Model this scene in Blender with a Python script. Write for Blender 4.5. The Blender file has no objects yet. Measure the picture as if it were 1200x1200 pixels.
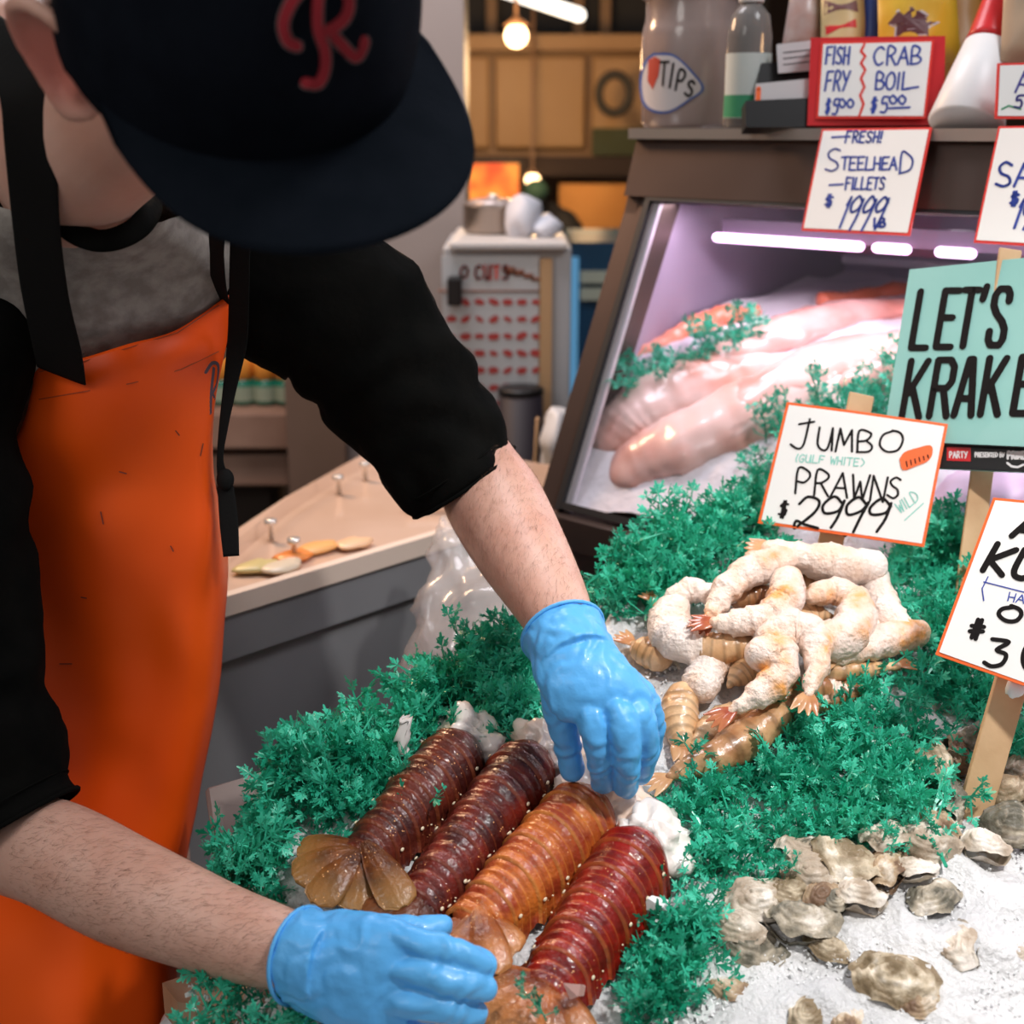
import bpy, bmesh, math, random
import numpy as np
from mathutils import Vector, noise, Matrix
from mathutils.bvhtree import BVHTree
random.seed(7); rng = np.random.default_rng(7)
COL = bpy.context.scene.collection
R = math.radians
# ------------------------------------------------------------------ camera frame
FPX = 1550.0; PIT = R(16.2)
CP = np.array([0, 0, 1.4])
CX = np.array([1., 0, 0]); CF = np.array([0, math.cos(PIT), -math.sin(PIT)]); CU = np.array([0, math.sin(PIT), math.cos(PIT)])
def ray(px, py): return CF + CX * (px - 600) / FPX - CU * (py - 600) / FPX
def P(px, py, d): return CP + ray(px, py) * d
def toplane(px, py, p0, n):
    r = ray(px, py); t = np.dot(np.asarray(p0) - CP, n) / np.dot(r, n)
    return CP + r * t
def camv(x, y, z): return CX * x - CU * y + CF * z          # right, down, away
SL = .383
def ground_z(x, y): return .793 + SL * (y - .896)
GN = np.array([0, -SL, 1.]); GN /= np.linalg.norm(GN)
def G(px, py, h=0.0):
    return toplane(px, py, np.array([0, .896, .793 + h]), GN)
UU = np.array([math.sin(R(43)), math.cos(R(43)), 0]); VV = np.array([-math.cos(R(43)), math.sin(R(43)), 0]); ZZ = np.array([0, 0, 1.])
def nrm(v): v = np.asarray(v, float); return v / (np.linalg.norm(v) + 1e-12)
def fbm(p, s=1.0, o=3):
    v = 0; a = 1
    for i in range(o):
        v += a * noise.noise(Vector((p[0] * s, p[1] * s, p[2] * s))); s *= 2.1; a *= .5
    return v
# ------------------------------------------------------------------ materials
def nodes_of(m):
    m.use_nodes = True; return m.node_tree.nodes, m.node_tree.links
def mat(name, col, rough=.5, metal=0, col2=None, nscale=8, ndet=4, lo=.35, hi=.65, bump=0, bscale=60, bdist=.002, coat=0, sss=0, trans=0, emit=None, estr=0, sheen=0, alpha=1, spec=.5, coord='Object', ior=1.45, col3=None, bdet=3):
    m = bpy.data.materials.new(name); n, l = nodes_of(m); b = n['Principled BSDF']
    I = b.inputs
    I['Base Color'].default_value = (*col, 1); I['Roughness'].default_value = rough; I['Metallic'].default_value = metal
    I['Coat Weight'].default_value = coat; I['Coat Roughness'].default_value = .08
    I['Transmission Weight'].default_value = trans; I['IOR'].default_value = ior; I['Specular IOR Level'].default_value = spec
    if sss: I['Subsurface Weight'].default_value = sss; I['Subsurface Radius'].default_value = (.02, .008, .004); I['Subsurface Scale'].default_value = .3
    if sheen: I['Sheen Weight'].default_value = sheen
    if emit: I['Emission Color'].default_value = (*emit, 1); I['Emission Strength'].default_value = estr
    I['Alpha'].default_value = alpha
    if col2 or bump:
        tc = n.new('ShaderNodeTexCoord')
    if col2:
        t = n.new('ShaderNodeTexNoise'); t.inputs['Scale'].default_value = nscale; t.inputs['Detail'].default_value = ndet
        l.new(tc.outputs[coord], t.inputs['Vector'])
        r = n.new('ShaderNodeValToRGB'); r.color_ramp.elements[0].position = lo; r.color_ramp.elements[1].position = hi
        r.color_ramp.elements[0].color = (*col, 1); r.color_ramp.elements[1].color = (*col2, 1)
        if col3: e = r.color_ramp.elements.new(min(.99, hi + .08)); e.color = (*col3, 1)
        l.new(t.outputs['Fac'], r.inputs['Fac']); l.new(r.outputs['Color'], I['Base Color'])
    if bump:
        t = n.new('ShaderNodeTexNoise'); t.inputs['Scale'].default_value = bscale; t.inputs['Detail'].default_value = bdet
        l.new(tc.outputs[coord], t.inputs['Vector'])
        bp = n.new('ShaderNodeBump'); bp.inputs['Strength'].default_value = bump; bp.inputs['Distance'].default_value = bdist
        l.new(t.outputs['Fac'], bp.inputs['Height']); l.new(bp.outputs['Normal'], I['Normal'])
        if coat: l.new(bp.outputs['Normal'], I['Coat Normal'])
    return m
def with_attr(m, name='tint', blend='MULTIPLY'):
    """multiply the base colour by a colour attribute (pigment)"""
    n, l = nodes_of(m); b = n['Principled BSDF']
    at = n.new('ShaderNodeVertexColor'); at.layer_name = name
    mx = n.new('ShaderNodeMix'); mx.data_type = 'RGBA'; mx.blend_type = blend; mx.inputs['Factor'].default_value = 1
    if b.inputs['Base Color'].links: l.new(b.inputs['Base Color'].links[0].from_socket, mx.inputs['A'])
    else: mx.inputs['A'].default_value = b.inputs['Base Color'].default_value
    l.new(at.outputs['Color'], mx.inputs['B']); l.new(mx.outputs['Result'], b.inputs['Base Color'])
    return m
def glassy(name, col, fac=.12, rough=.05):
    """thin clear sheet: mostly see-through with a little gloss"""
    m = bpy.data.materials.new(name); n, l = nodes_of(m); n.remove(n['Principled BSDF'])
    o = n['Material Output']; t = n.new('ShaderNodeBsdfTransparent'); t.inputs['Color'].default_value = (*col, 1)
    g = n.new('ShaderNodeBsdfGlossy'); g.inputs['Roughness'].default_value = rough
    lf = n.new('ShaderNodeLayerWeight'); lf.inputs['Blend'].default_value = .5; lw = n.new('ShaderNodeMath'); lw.operation = 'POWER'; lw.inputs[1].default_value = 5; l.new(lf.outputs['Facing'], lw.inputs[0])
    a = n.new('ShaderNodeMath'); a.operation = 'ADD'; a.use_clamp = True; a.inputs[1].default_value = fac
    l.new(lw.outputs[0], a.inputs[0])
    x = n.new('ShaderNodeMixShader'); l.new(a.outputs[0], x.inputs[0]); l.new(t.outputs[0], x.inputs[1]); l.new(g.outputs[0], x.inputs[2])
    l.new(x.outputs[0], o.inputs['Surface']); return m
def hazy(name, col, op=.5, rough=.25):
    """milky thin plastic"""
    m = bpy.data.materials.new(name); n, l = nodes_of(m); b = n['Principled BSDF']
    b.inputs['Base Color'].default_value = (*col, 1); b.inputs['Roughness'].default_value = rough; b.inputs['Coat Weight'].default_value = .6
    o = n['Material Output']; t = n.new('ShaderNodeBsdfTransparent'); x = n.new('ShaderNodeMixShader'); x.inputs[0].default_value = op
    l.new(t.outputs[0], x.inputs[1]); l.new(b.outputs[0], x.inputs[2]); l.new(x.outputs[0], o.inputs['Surface']); return m
# ------------------------------------------------------------------ mesh helpers
def mk(name, verts, faces, m=None, parent=None, smooth=True, mi=None, tint=None):
    me = bpy.data.meshes.new(name)
    me.from_pydata([tuple(map(float, v)) for v in verts], [], [tuple(f) for f in faces])
    for x in (m if isinstance(m, (list, tuple)) else [m] if m else []): me.materials.append(x)
    if smooth: me.polygons.foreach_set('use_smooth', [True] * len(me.polygons))
    if mi is not None: me.polygons.foreach_set('material_index', mi)
    if tint is not None:
        a = me.color_attributes.new('tint', 'FLOAT_COLOR', 'POINT')
        t = np.ones((len(verts), 4), np.float32); t[:, :3] = np.asarray(tint, np.float32).reshape(len(verts), -1); a.data.foreach_set('color', t.ravel())
    me.update()
    o = bpy.data.objects.new(name, me); COL.objects.link(o)
    if parent is not None: attach(o, parent)
    return o
def attach(o, parent):
    o.parent = parent
    o.matrix_parent_inverse = Matrix.Translation(-parent.location) if parent.type == 'EMPTY' else parent.matrix_basis.inverted()
def tag(o, label=None, cat=None, group=None, kind=None):
    if label: o['label'] = label
    if cat: o['category'] = cat
    if group: o['group'] = group
    if kind: o['kind'] = kind
    return o
def thing(name, label, cat, loc=(0, 0, 0), group=None):
    o = bpy.data.objects.new(name, None); o.empty_display_size = .02; o.location = tuple(map(float, loc)); COL.objects.link(o)
    return tag(o, label, cat, group)
class MB:
    def __init__(s): s.v = []; s.f = []; s.mi = []; s.t = []
    def add(s, vf, mi=0, tint=None):
        v, f = vf[0], vf[1]; k = len(s.v)
        s.v.extend(v); s.f.extend([tuple(i + k for i in q) for q in f]); s.mi.extend([mi] * len(f))
        s.t.extend(tint if tint is not None else [(1, 1, 1)] * len(v)); return s
    def build(s, name, m, parent=None, smooth=True, tint=False):
        return mk(name, s.v, s.f, m, parent, smooth, s.mi, s.t if tint else None)
def cat_(pts, n):
    p = np.asarray(pts, float)
    if len(p) == 2: return np.array([p[0] + (p[1] - p[0]) * t for t in np.linspace(0, 1, n + 1)])
    e = np.vstack([2 * p[0] - p[1], p, 2 * p[-1] - p[-2]]); out = []
    for i in range(1, len(e) - 2):
        for k in range(n):
            t = k / n; a, b, c, d = e[i - 1], e[i], e[i + 1], e[i + 2]
            out.append(.5 * (2 * b + (c - a) * t + (2 * a - 5 * b + 4 * c - d) * t * t + (3 * b - a - 3 * c + d) * t ** 3))
    out.append(p[-1]); return np.array(out)
def loft(keys, nu=24, ns=6, cap=(True, True), fn=None, sq=1.0):
    k = cat_([np.concatenate([c, a, b]) for c, a, b in keys], ns)
    v = []; n = len(k)
    for i, q in enumerate(k):
        c, a, b = q[:3], q[3:6], q[6:]
        for j in range(nu):
            th = 2 * math.pi * j / nu; cs, sn = math.cos(th), math.sin(th)
            if sq != 1: cs = math.copysign(abs(cs) ** sq, cs); sn = math.copysign(abs(sn) ** sq, sn)
            p = c + a * cs + b * sn
            if fn: p = fn(p, i / (n - 1), th, nrm(a * cs + b * sn))
            v.append(p)
    f = [(i * nu + j, i * nu + (j + 1) % nu, (i + 1) * nu + (j + 1) % nu, (i + 1) * nu + j) for i in range(n - 1) for j in range(nu)]
    if cap[0]: v.append(k[0][:3]); z = len(v) - 1; f += [(z, (j + 1) % nu, j) for j in range(nu)]
    if cap[1]: v.append(k[-1][:3]); z = len(v) - 1; o = (n - 1) * nu; f += [(z, o + j, o + (j + 1) % nu) for j in range(nu)]
    return v, f
def tube(pts, rad, nu=14, ns=5, flat=1.0, ref=None, cap=(True, True), fn=None, round_=True):
    """tapered tube through points; flat scales the axis along ref"""
    pts = [np.asarray(p, float) for p in pts]
    if np.isscalar(rad): rad = [rad] * len(pts)
    q = cat_([np.append(p, r) for p, r in zip(pts, rad)], ns)
    c = q[:, :3]; r = q[:, 3]
    t = np.gradient(c, axis=0); t /= np.linalg.norm(t, axis=1)[:, None] + 1e-12
    if ref is None: ref = np.array([0, 0, 1.]) if abs(t[0][2]) < .9 else np.array([1., 0, 0])
    keys = []; n = nrm(ref - t[0] * np.dot(ref, t[0]))
    rows = []
    for i in range(len(c)):
        n = nrm(n - t[i] * np.dot(n, t[i])); rows.append((c[i], r[i], n, np.cross(t[i], n), t[i]))
    if round_:
        for end, s in ((0, -1), (-1, 1)):
            if cap[0 if end == 0 else 1]:
                c0, r0, n0, b0, t0 = rows[end]
                ex = [(c0 + t0 * s * r0 * math.sin(a), r0 * math.cos(a), n0, b0, t0) for a in (R(30), R(55), R(78))]
                if end == 0: rows = ex[::-1] + rows
                else: rows = rows + ex
    v = []; m = len(rows)
    for i, (cc, rr, nn, bb, tt) in enumerate(rows):
        for j in range(nu):
            th = 2 * math.pi * j / nu; d = nn * math.cos(th) * flat + bb * math.sin(th); p = cc + d * rr
            if fn: p = fn(p, i / (m - 1), th, d)
            v.append(p)
    f = [(i * nu + j, i * nu + (j + 1) % nu, (i + 1) * nu + (j + 1) % nu, (i + 1) * nu + j) for i in range(m - 1) for j in range(nu)]
    if cap[0]: v.append(rows[0][0]); z = len(v) - 1; f += [(z, (j + 1) % nu, j) for j in range(nu)]
    if cap[1]: v.append(rows[-1][0]); z = len(v) - 1; o = (m - 1) * nu; f += [(z, o + j, o + (j + 1) % nu) for j in range(nu)]
    return v, f
def ball(c, a, b, d, nu=20, nv=12, fn=None):
    c, a, b, d = map(np.asarray, (c, a, b, d)); v = [c + d]; f = []
    for i in range(1, nv):
        ph = math.pi * i / nv
        for j in range(nu):
            th = 2 * math.pi * j / nu; v.append(c + (a * math.cos(th) + b * math.sin(th)) * math.sin(ph) + d * math.cos(ph))
    v.append(c - d); z = len(v) - 1
    f += [(0, 1 + j, 1 + (j + 1) % nu) for j in range(nu)]
    f += [(1 + i * nu + j, 1 + (i + 1) * nu + j, 1 + (i + 1) * nu + (j + 1) % nu, 1 + i * nu + (j + 1) % nu) for i in range(nv - 2) for j in range(nu)]
    o = 1 + (nv - 2) * nu; f += [(z, o + (j + 1) % nu, o + j) for j in range(nu)]
    if fn: v = [fn(p) for p in v]
    return v, f
def boxv(c, x, y, z):
    """box from centre and three half vectors"""
    c, x, y, z = map(lambda q: np.asarray(q, float), (c, x, y, z))
    v = [c + x * i + y * j + z * k for k in (-1, 1) for i, j in ((-1, -1), (1, -1), (1, 1), (-1, 1))]
    f = [(3, 2, 1, 0), (4, 5, 6, 7), (0, 1, 5, 4), (1, 2, 6, 5), (2, 3, 7, 6), (3, 0, 4, 7)]
    if np.dot(np.cross(x, y), z) < 0: f = [q[::-1] for q in f]
    return v, f
def box(name, c, x, y, z, m, parent=None, bev=0, seg=2):
    o = mk(name, *boxv(c, x, y, z), m, parent, smooth=False)
    if bev:
        b = o.modifiers.new('bevel', 'BEVEL'); b.width = bev; b.segments = seg
    return o
def prism(poly, ext):
    """extrude a polygon (list of 3d pts) by vector"""
    n = len(poly); ext = np.asarray(ext, float); v = [np.asarray(p, float) for p in poly] + [np.asarray(p, float) + ext for p in poly]
    f = [tuple(range(n))[::-1], tuple(range(n, 2 * n))] + [(i, (i + 1) % n, n + (i + 1) % n, n + i) for i in range(n)]
    nn = sum(np.cross(v[i] - v[0], v[(i + 1) % n] - v[0]) for i in range(1, n))
    if np.dot(nn, ext) < 0: f = [q[::-1] for q in f]
    return v, f
def lathe(prof, c, nu=28, ax=(0, 0, 1), closed=True):
    ax = nrm(ax); a = nrm(np.cross(ax, (0.3, 1, .2))); b = np.cross(ax, a); v = []; n = len(prof)
    for r, h in prof:
        for j in range(nu):
            th = 2 * math.pi * j / nu; v.append(np.asarray(c) + ax * h + (a * math.cos(th) + b * math.sin(th)) * r)
    f = [(i * nu + j, i * nu + (j + 1) % nu, (i + 1) * nu + (j + 1) % nu, (i + 1) * nu + j) for i in range(n - 1) for j in range(nu)]
    if closed: f += [tuple(range(nu))[::-1], tuple(range((n - 1) * nu, n * nu))]
    return v, f
def grid(rows, ns=4, fn=None):
    """smooth sheet through rows of control points"""
    R0 = [cat_(r, ns) for r in rows]; R0 = np.array(R0)
    C = np.array([cat_(R0[:, j], ns) for j in range(R0.shape[1])])   # cols x rows
    nc, nr = C.shape[:2]; v = [C[j, i] for i in range(nr) for j in range(nc)]
    if fn: v = [fn(p, (k % nc) / (nc - 1), (k // nc) / (nr - 1)) for k, p in enumerate(v)]
    f = [(i * nc + j, i * nc + j + 1, (i + 1) * nc + j + 1, (i + 1) * nc + j) for i in range(nr - 1) for j in range(nc - 1)]
    return v, f, nc, nr
def fuse(name, parts, voxel, m, parent=None, smooth_it=4, fn=None, fac=.5):
    mb = MB()
    for p in parts: mb.add(p)
    o = mk(name + '_raw', mb.v, mb.f)
    r = o.modifiers.new('r', 'REMESH'); r.mode = 'VOXEL'; r.voxel_size = voxel; r.adaptivity = 0
    s = o.modifiers.new('s', 'SMOOTH'); s.factor = fac; s.iterations = smooth_it
    dg = bpy.context.evaluated_depsgraph_get(); ev = o.evaluated_get(dg)
    me = bpy.data.meshes.new_from_object(ev); bpy.data.objects.remove(o)
    me.name = name; me.materials.clear(); me.materials.append(m)
    if fn:
        nv = len(me.vertices); co = np.empty(nv * 3, np.float32); no = np.empty(nv * 3, np.float32)
        me.vertices.foreach_get('co', co); me.vertices.foreach_get('normal', no); co = co.reshape(-1, 3); no = no.reshape(-1, 3)
        co = np.array([fn(c, n_) for c, n_ in zip(co, no)], np.float32); me.vertices.foreach_set('co', co.ravel())
    me.polygons.foreach_set('use_smooth', [True] * len(me.polygons)); me.update()
    q = bpy.data.objects.new(name, me); COL.objects.link(q)
    if parent is not None: attach(q, parent)
    return q
def bvh(o):
    return BVHTree.FromPolygons([v.co.copy() for v in o.data.vertices], [tuple(p.vertices) for p in o.data.polygons])
def hit(tree, px, py, off=0.0):
    r = nrm(ray(px, py)); h = tree.ray_cast(Vector(CP), Vector(r))
    if h[0] is None: return None
    return np.array(h[0]) - r * off
# ------------------------------------------------------------------ hand lettering
FONT = {
 'A': [[(0, 0), (.5, 1), (1, 0)], [(.2, .38), (.8, .38)]], 'B': [[(.1, 0), (.1, 1), (.75, .95), (.85, .75), (.6, .55), (.1, .52)], [(.6, .55), (1, .35), (.85, .08), (.1, 0)]],
 'C': [[(.95, .85), (.6, 1), (.2, .8), (.05, .45), (.25, .1), (.6, 0), (.95, .12)]], 'D': [[(.1, 0), (.1, 1), (.6, .95), (1, .6), (.85, .2), (.1, 0)]],
 'E': [[(.95, 1), (.1, 1), (.1, 0), (.95, 0)], [(.1, .52), (.75, .52)]], 'F': [[(.95, 1), (.1, 1), (.1, 0)], [(.1, .52), (.75, .52)]],
 'G': [[(.95, .85), (.5, 1), (.1, .6), (.2, .1), (.7, 0), (.95, .4), (.55, .42)]], 'H': [[(.1, 0), (.1, 1)], [(.9, 0), (.9, 1)], [(.1, .5), (.9, .5)]],
 'I': [[(.5, 0), (.5, 1)]], 'J': [[(.25, .85), (1, .95)], [(.72, 1), (.68, .2), (.4, 0), (0, .15)]], 'K': [[(.15, 0), (.2, 1)], [(.95, .95), (.2, .42), (.95, 0)]],
 'L': [[(.15, 1), (.1, 0), (.95, .03)]], 'M': [[(0, 0), (.15, 1), (.5, .3), (.85, 1), (1, 0)]], 'N': [[(.05, 0), (.1, 1), (.85, 0), (.95, 1)]],
 'O': [[(.5, 1), (.1, .75), (.05, .3), (.4, 0), (.85, .15), (1, .6), (.8, .92), (.45, 1)]], 'P': [[(.15, 0), (.15, 1), (.75, .95), (.9, .72), (.6, .5), (.15, .48)]],
 'R': [[(.15, 0), (.15, 1), (.75, .95), (.85, .72), (.55, .52), (.15, .5)], [(.45, .5), (1, 0)]], 'S': [[(.9, .88), (.5, 1), (.15, .8), (.3, .58), (.75, .42), (.85, .15), (.5, 0), (.05, .12)]],
 'T': [[(0, .97), (1, 1)], [(.5, 1), (.5, 0)]], 'U': [[(.1, 1), (.1, .25), (.4, 0), (.75, .15), (.9, 1)], [(.9, 1), (.95, 0)]], 'W': [[(0, 1), (.25, 0), (.5, .7), (.75, 0), (1, 1)]],
 'V': [[(0, 1), (.5, 0), (1, 1)]], 'Y': [[(0, 1), (.5, .5)], [(1, 1), (.3, 0)]], 'X': [[(0, 0), (1, 1)], [(0, 1), (1, 0)]], 'Z': [[(0, 1), (1, 1), (0, 0), (1, 0)]],
 '0': [[(.5, 1), (.1, .7), (.1, .3), (.5, 0), (.9, .3), (.9, .7), (.5, 1)]], '1': [[(.2, .75), (.55, 1), (.5, 0)]],
 '2': [[(.1, .75), (.4, 1), (.85, .85), (.8, .5), (.3, .08), (.1, .02), (.15, .2), (.5, .12), (1.1, .02)]], '3': [[(.1, .95), (.8, .95), (.4, .58), (.85, .45), (.8, .1), (.4, -.05), (.05, .08)]],
 '5': [[(.95, 1), (.3, .97), (.2, .58), (.7, .6), (.85, .3), (.6, 0), (.05, .05)]], '9': [[(.9, .8), (.5, 1), (.1, .75), (.25, .5), (.75, .6), (.92, .9), (.8, .4), (.6, -.05)]],
 '$': [[(.85, .8), (.4, .85), (.2, .65), (.75, .45), (.7, .2), (.15, .2)], [(.4, 1), (.35, 0)], [(.6, 1), (.55, 0)]], '#': [[(.3, 0), (.45, 1)], [(.6, 0), (.75, 1)], [(.05, .35), (1, .4)], [(.1, .65), (1, .7)]],
 '.': [[(.4, .05), (.5, 0)]], "'": [[(.5, 1), (.4, .75)]], '(': [[(.8, 1), (.3, .6), (.3, .3), (.7, 0)]], ')': [[(.2, 1), (.7, .6), (.7, .3), (.3, 0)]], '!': [[(.5, 1), (.45, .35)], [(.45, .08), (.45, 0)]],
 '-': [[(0, .5), (1, .5)]], '/': [[(0, 0), (1, 1)]], 'b': [[(0, 0), (.2, .6), (.4, .1), (.6, .6), (.8, 0)]],
}
def text_strokes(s, x, y, w, h, gap=.25, slant=0., rot=0., jit=0.03):
    """s lettered from pixel (x,y) = left baseline; returns pixel polylines"""
    out = []; cr, sr = math.cos(R(rot)), math.sin(R(rot)); X = 0
    for ch in s:
        if ch == ' ': X += w * (.7 + gap); continue
        cw = w * (.35 if ch in ".'!I1(" else 1)
        for st in FONT.get(ch, []):
            pts = []
            for a, b in st:
                lx = X + a * cw + slant * b * h + random.uniform(-jit, jit) * w; ly = b * h + random.uniform(-jit, jit) * h
                pts.append((x + lx * cr + ly * sr, y + lx * sr - ly * cr))
            q = cat_([(p[0], p[1]) for p in pts], 4) if len(pts) > 2 and ch in 'BCDGJOPRSU0235 9()' else np.array(pts)
            out.append([tuple(p) for p in q])
        X += cw + w * gap
    return out
def strokes(name, lines, pen, fn, m, parent, eps=.0005):
    """flat ribbons: lines of pixel points, fn maps a pixel to (point, normal), pen in metres"""
    mb = MB()
    for L in lines:
        pn = [fn(*p) for p in L]; pn = [q for q in pn if q[0] is not None]
        pts = [np.asarray(q[0]) + np.asarray(q[1]) * eps for q in pn]; ns = [np.asarray(q[1]) for q in pn]
        for i in range(len(pts)):
            n_ = ns[i]; a = nrm(np.cross(n_, (0.1, 0.2, 1))); b = np.cross(n_, a)
            k = 8; mb.add(([pts[i] + (a * math.cos(2 * math.pi * j / k) + b * math.sin(2 * math.pi * j / k)) * pen for j in range(k)], [tuple(range(k))]))
            if i:
                d = pts[i] - pts[i - 1]
                if np.linalg.norm(d) < 1e-6: continue
                s = nrm(np.cross(n_, d)) * pen; mb.add(([pts[i - 1] - s, pts[i] - s, pts[i] + s, pts[i - 1] + s], [(0, 1, 2, 3)]))
    return mb.build(name, m, parent, smooth=False)
# ================================================================== materials
M = {}
M['steel'] = mat('brushed_steel', (.33, .335, .35), .42, .35, (.27, .275, .29), 3, bump=.08, bscale=25)
M['steel_brown'] = mat('bronzed_steel', (.105, .072, .062), .38, .7, (.085, .058, .05), 4, bump=.05, bscale=30)
M['steel_edge'] = mat('steel_edge', (.55, .5, .46), .3, .6)
M['black'] = mat('black_plastic', (.008, .008, .009), .4)
M['gasket'] = mat('gasket', (.01, .01, .012), .5)
M['board'] = mat('cutting_board', (.56, .37, .26), .28, 0, (.66, .47, .36), 5, bump=.05, coat=.5)
M['white_rim'] = mat('white_rim', (.75, .62, .52), .35)
M['paper'] = mat('sign_card', (.83, .82, .80), .45, coat=.25)
M['orange_edge'] = mat('orange_marker', (.85, .13, .02), .45)
M['red_edge'] = mat('red_marker', (.72, .03, .02), .45)
M['ink'] = mat('black_ink', (.009, .007, .007), .5, spec=.15)
M['blue_ink'] = mat('blue_ink', (.02, .05, .33), .4)
M['teal_ink'] = mat('teal_ink', (.25, .60, .52), .4)
M['stake'] = mat('wooden_stake', (.62, .42, .24), .6, 0, (.50, .31, .16), 14, bump=.2, bscale=90)
M['teal_sign'] = mat('teal_card', (.24, .50, .46), .4, 0, (.29, .55, .51), 6, coat=.2)
M['white'] = mat('white_plastic', (.75, .75, .76), .4)
M['red'] = mat('red_plastic', (.55, .015, .02), .35)
M['glass'] = glassy('case_glass', (.97, .97, .99), .03, .02)
M['clear'] = glassy('clear_plastic', (.93, .9, .9), .10, .12)
M['bag'] = hazy('bag_plastic', (.72, .66, .64), .34, .18)
# ================================================================== camera
cd = bpy.data.cameras.new('camera'); cam = bpy.data.objects.new('camera', cd); COL.objects.link(cam)
cam.location = CP; cam.rotation_euler = (R(90) - PIT, 0, 0); cd.sensor_width = 36; cd.lens = FPX / 1200 * 36
cd.clip_start = .02; cd.dof.use_dof = True; cd.dof.focus_distance = 1.13; cd.dof.aperture_fstop = 5.2
bpy.context.scene.camera = cam
# ================================================================== the room
def yp(px, py, Y): return toplane(px, py, (0, Y, 0), np.array([0, 1., 0]))
def vb(name, x0, y0, x1, y1, Y, th, m, parent=None, bev=0):
    a = yp(x0, y0, Y); b = yp(x1, y1, Y); mid = (yp(x0, (y0 + y1) / 2, Y)[0], yp(x1, (y0 + y1) / 2, Y)[0])
    c = ((mid[0] + mid[1]) / 2, Y + th / 2, (a[2] + b[2]) / 2)
    return box(name, c, (abs(mid[1] - mid[0]) / 2, 0, 0), (0, th / 2, 0), (0, 0, abs(a[2] - b[2]) / 2), m, parent, bev)
def struct(o): o['kind'] = 'structure'; return o
wallm = mat('dark_wall', (.07, .042, .03), .8, 0, (.10, .06, .04), 2, bump=.1)
struct(box('floor', (0, 3.4, -.35), (4.2, 0, 0), (0, 4.6, 0), (0, 0, .05), mat('floor_concrete', (.06, .045, .038), .6, 0, (.1, .08, .065), 3, bump=.1)))
struct(box('wall_back', (0, 7.6, 1.3), (4.2, 0, 0), (0, .05, 0), (0, 0, 1.6), wallm))
struct(box('wall_left', (-4.1, 3.4, 1.3), (.05, 0, 0), (0, 4.2, 0), (0, 0, 1.6), wallm))
struct(box('wall_right', (4.1, 3.4, 1.3), (.05, 0, 0), (0, 4.2, 0), (0, 0, 1.6), wallm))
struct(box('ceiling', (0, 5.0, 2.95), (4.2, 0, 0), (0, 2.7, 0), (0, 0, .05), mat('ceiling_paint', (.05, .035, .028), .8)))
greyw = mat('grey_paint', (.30, .255, .24), .6, 0, (.27, .23, .215), 2)
o = box('trim_1', (0, 0, 0), (1, 0, 0), (0, 1, 0), (0, 0, 1), greyw); bpy.data.objects.remove(o)
a = yp(396, 300, 2.9)[0]; b = yp(546, 300, 2.9)[0]
struct(box('wall_pillar', ((a + b) / 2, 3.05, 1.3), ((b - a) / 2, 0, 0), (0, .15, 0), (0, 0, 1.6), greyw))
# wooden crates / bench seen under the arm
wd = mat('bench_wood', (.30, .18, .13), .6, 0, (.24, .135, .095), 8, bump=.2, bscale=40)
t = thing('wooden_rack', 'pinkish brown wooden plank rack with two boards below the green bottles', 'rack', yp(270, 640, 3.0) * [1, 1, 0])
vb('board', 150, 484, 338, 527, 3.0, .3, wd, t, .006); vb('board', 150, 533, 338, 570, 3.03, .3, wd, t, .006)
vb('back_panel', 140, 570, 338, 1410, 3.12, .2, mat('dark_wood', (.03, .02, .015), .7), t)
struct(vb('trim_1', 336, 300, 404, 720, 2.85, .35, mat('brown_board', (.155, .095, .07), .6, 0, (.13, .08, .055), 5)))
gb = mat('green_bottle', (.01, .16, .10), .25); cp = mat('orange_cap', (.85, .33, .05), .4); lb = mat('bottle_label', (.28, .33, .24), .5)
for i, px in enumerate((160, 190, 222, 250, 276, 303, 329)):
    for r_, (Y, dy) in enumerate(((3.1, 0), (3.24, -6))):
        c = yp(px + r_ * 12, 484, 3.0); c = np.array([c[0], Y, c[2] + .002])
        t = thing('juice_bottle', 'short green bottle with an orange cap, blurred on the wooden rack', 'bottle', c, 'green bottles with orange caps on the rack')
        mk('bottle_body', *lathe([(.026, 0), (.029, .008), (.029, .052), (.02, .064)], c, 18), gb, t)
        mk('cap', *lathe([(.022, .06), (.0265, .064), (.0265, .112), (.022, .118)], c, 18), cp, t)
        mk('bottle_label', *lathe([(.0295, .010), (.0295, .045)], c, 18, closed=False), lb, t)
# far cabinets
tan = mat('tan_cabinet', (.40, .235, .10), .5, 0, (.33, .18, .07), 2); tand = mat('tan_frame', (.22, .12, .055), .5)
t = thing('wall_cabinet', 'row of blurred tan wooden cabinets high on the far wall', 'cabinet', yp(650, 180, 5.2))
vb('cabinet_body', 520, 50, 782, 184, 5.25, .4, tand, t)
for x0, x1 in ((524, 573), (580, 686), (694, 776)): vb('door', x0, 66, x1, 174, 5.2, .03, tan, t, .01)
vb('trim_board', 520, 40, 782, 58, 5.15, .1, tan, t)
struct(vb('trim_2', 500, 184, 900, 206, 5.1, .5, mat('dark_beam', (.03, .015, .01), .7)))
struct(vb('trim_3', 500, -40, 900, 38, 5.6, .2, mat('dark_beam2', (.025, .022, .02), .7)))
pale = mat('pale_panel', (.30, .17, .08), .6)
for x0 in (570, 672, 704): struct(vb('trim_4', x0, -30, x0 + 12, 50, 5.5, .05, pale))
wm = mat('warm_wall', (.62, .33, .12), .7, 0, (.52, .25, .08), 3)
struct(vb('trim_5', 655, 216, 800, 290, 6.0, .1, wm)); 
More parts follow.
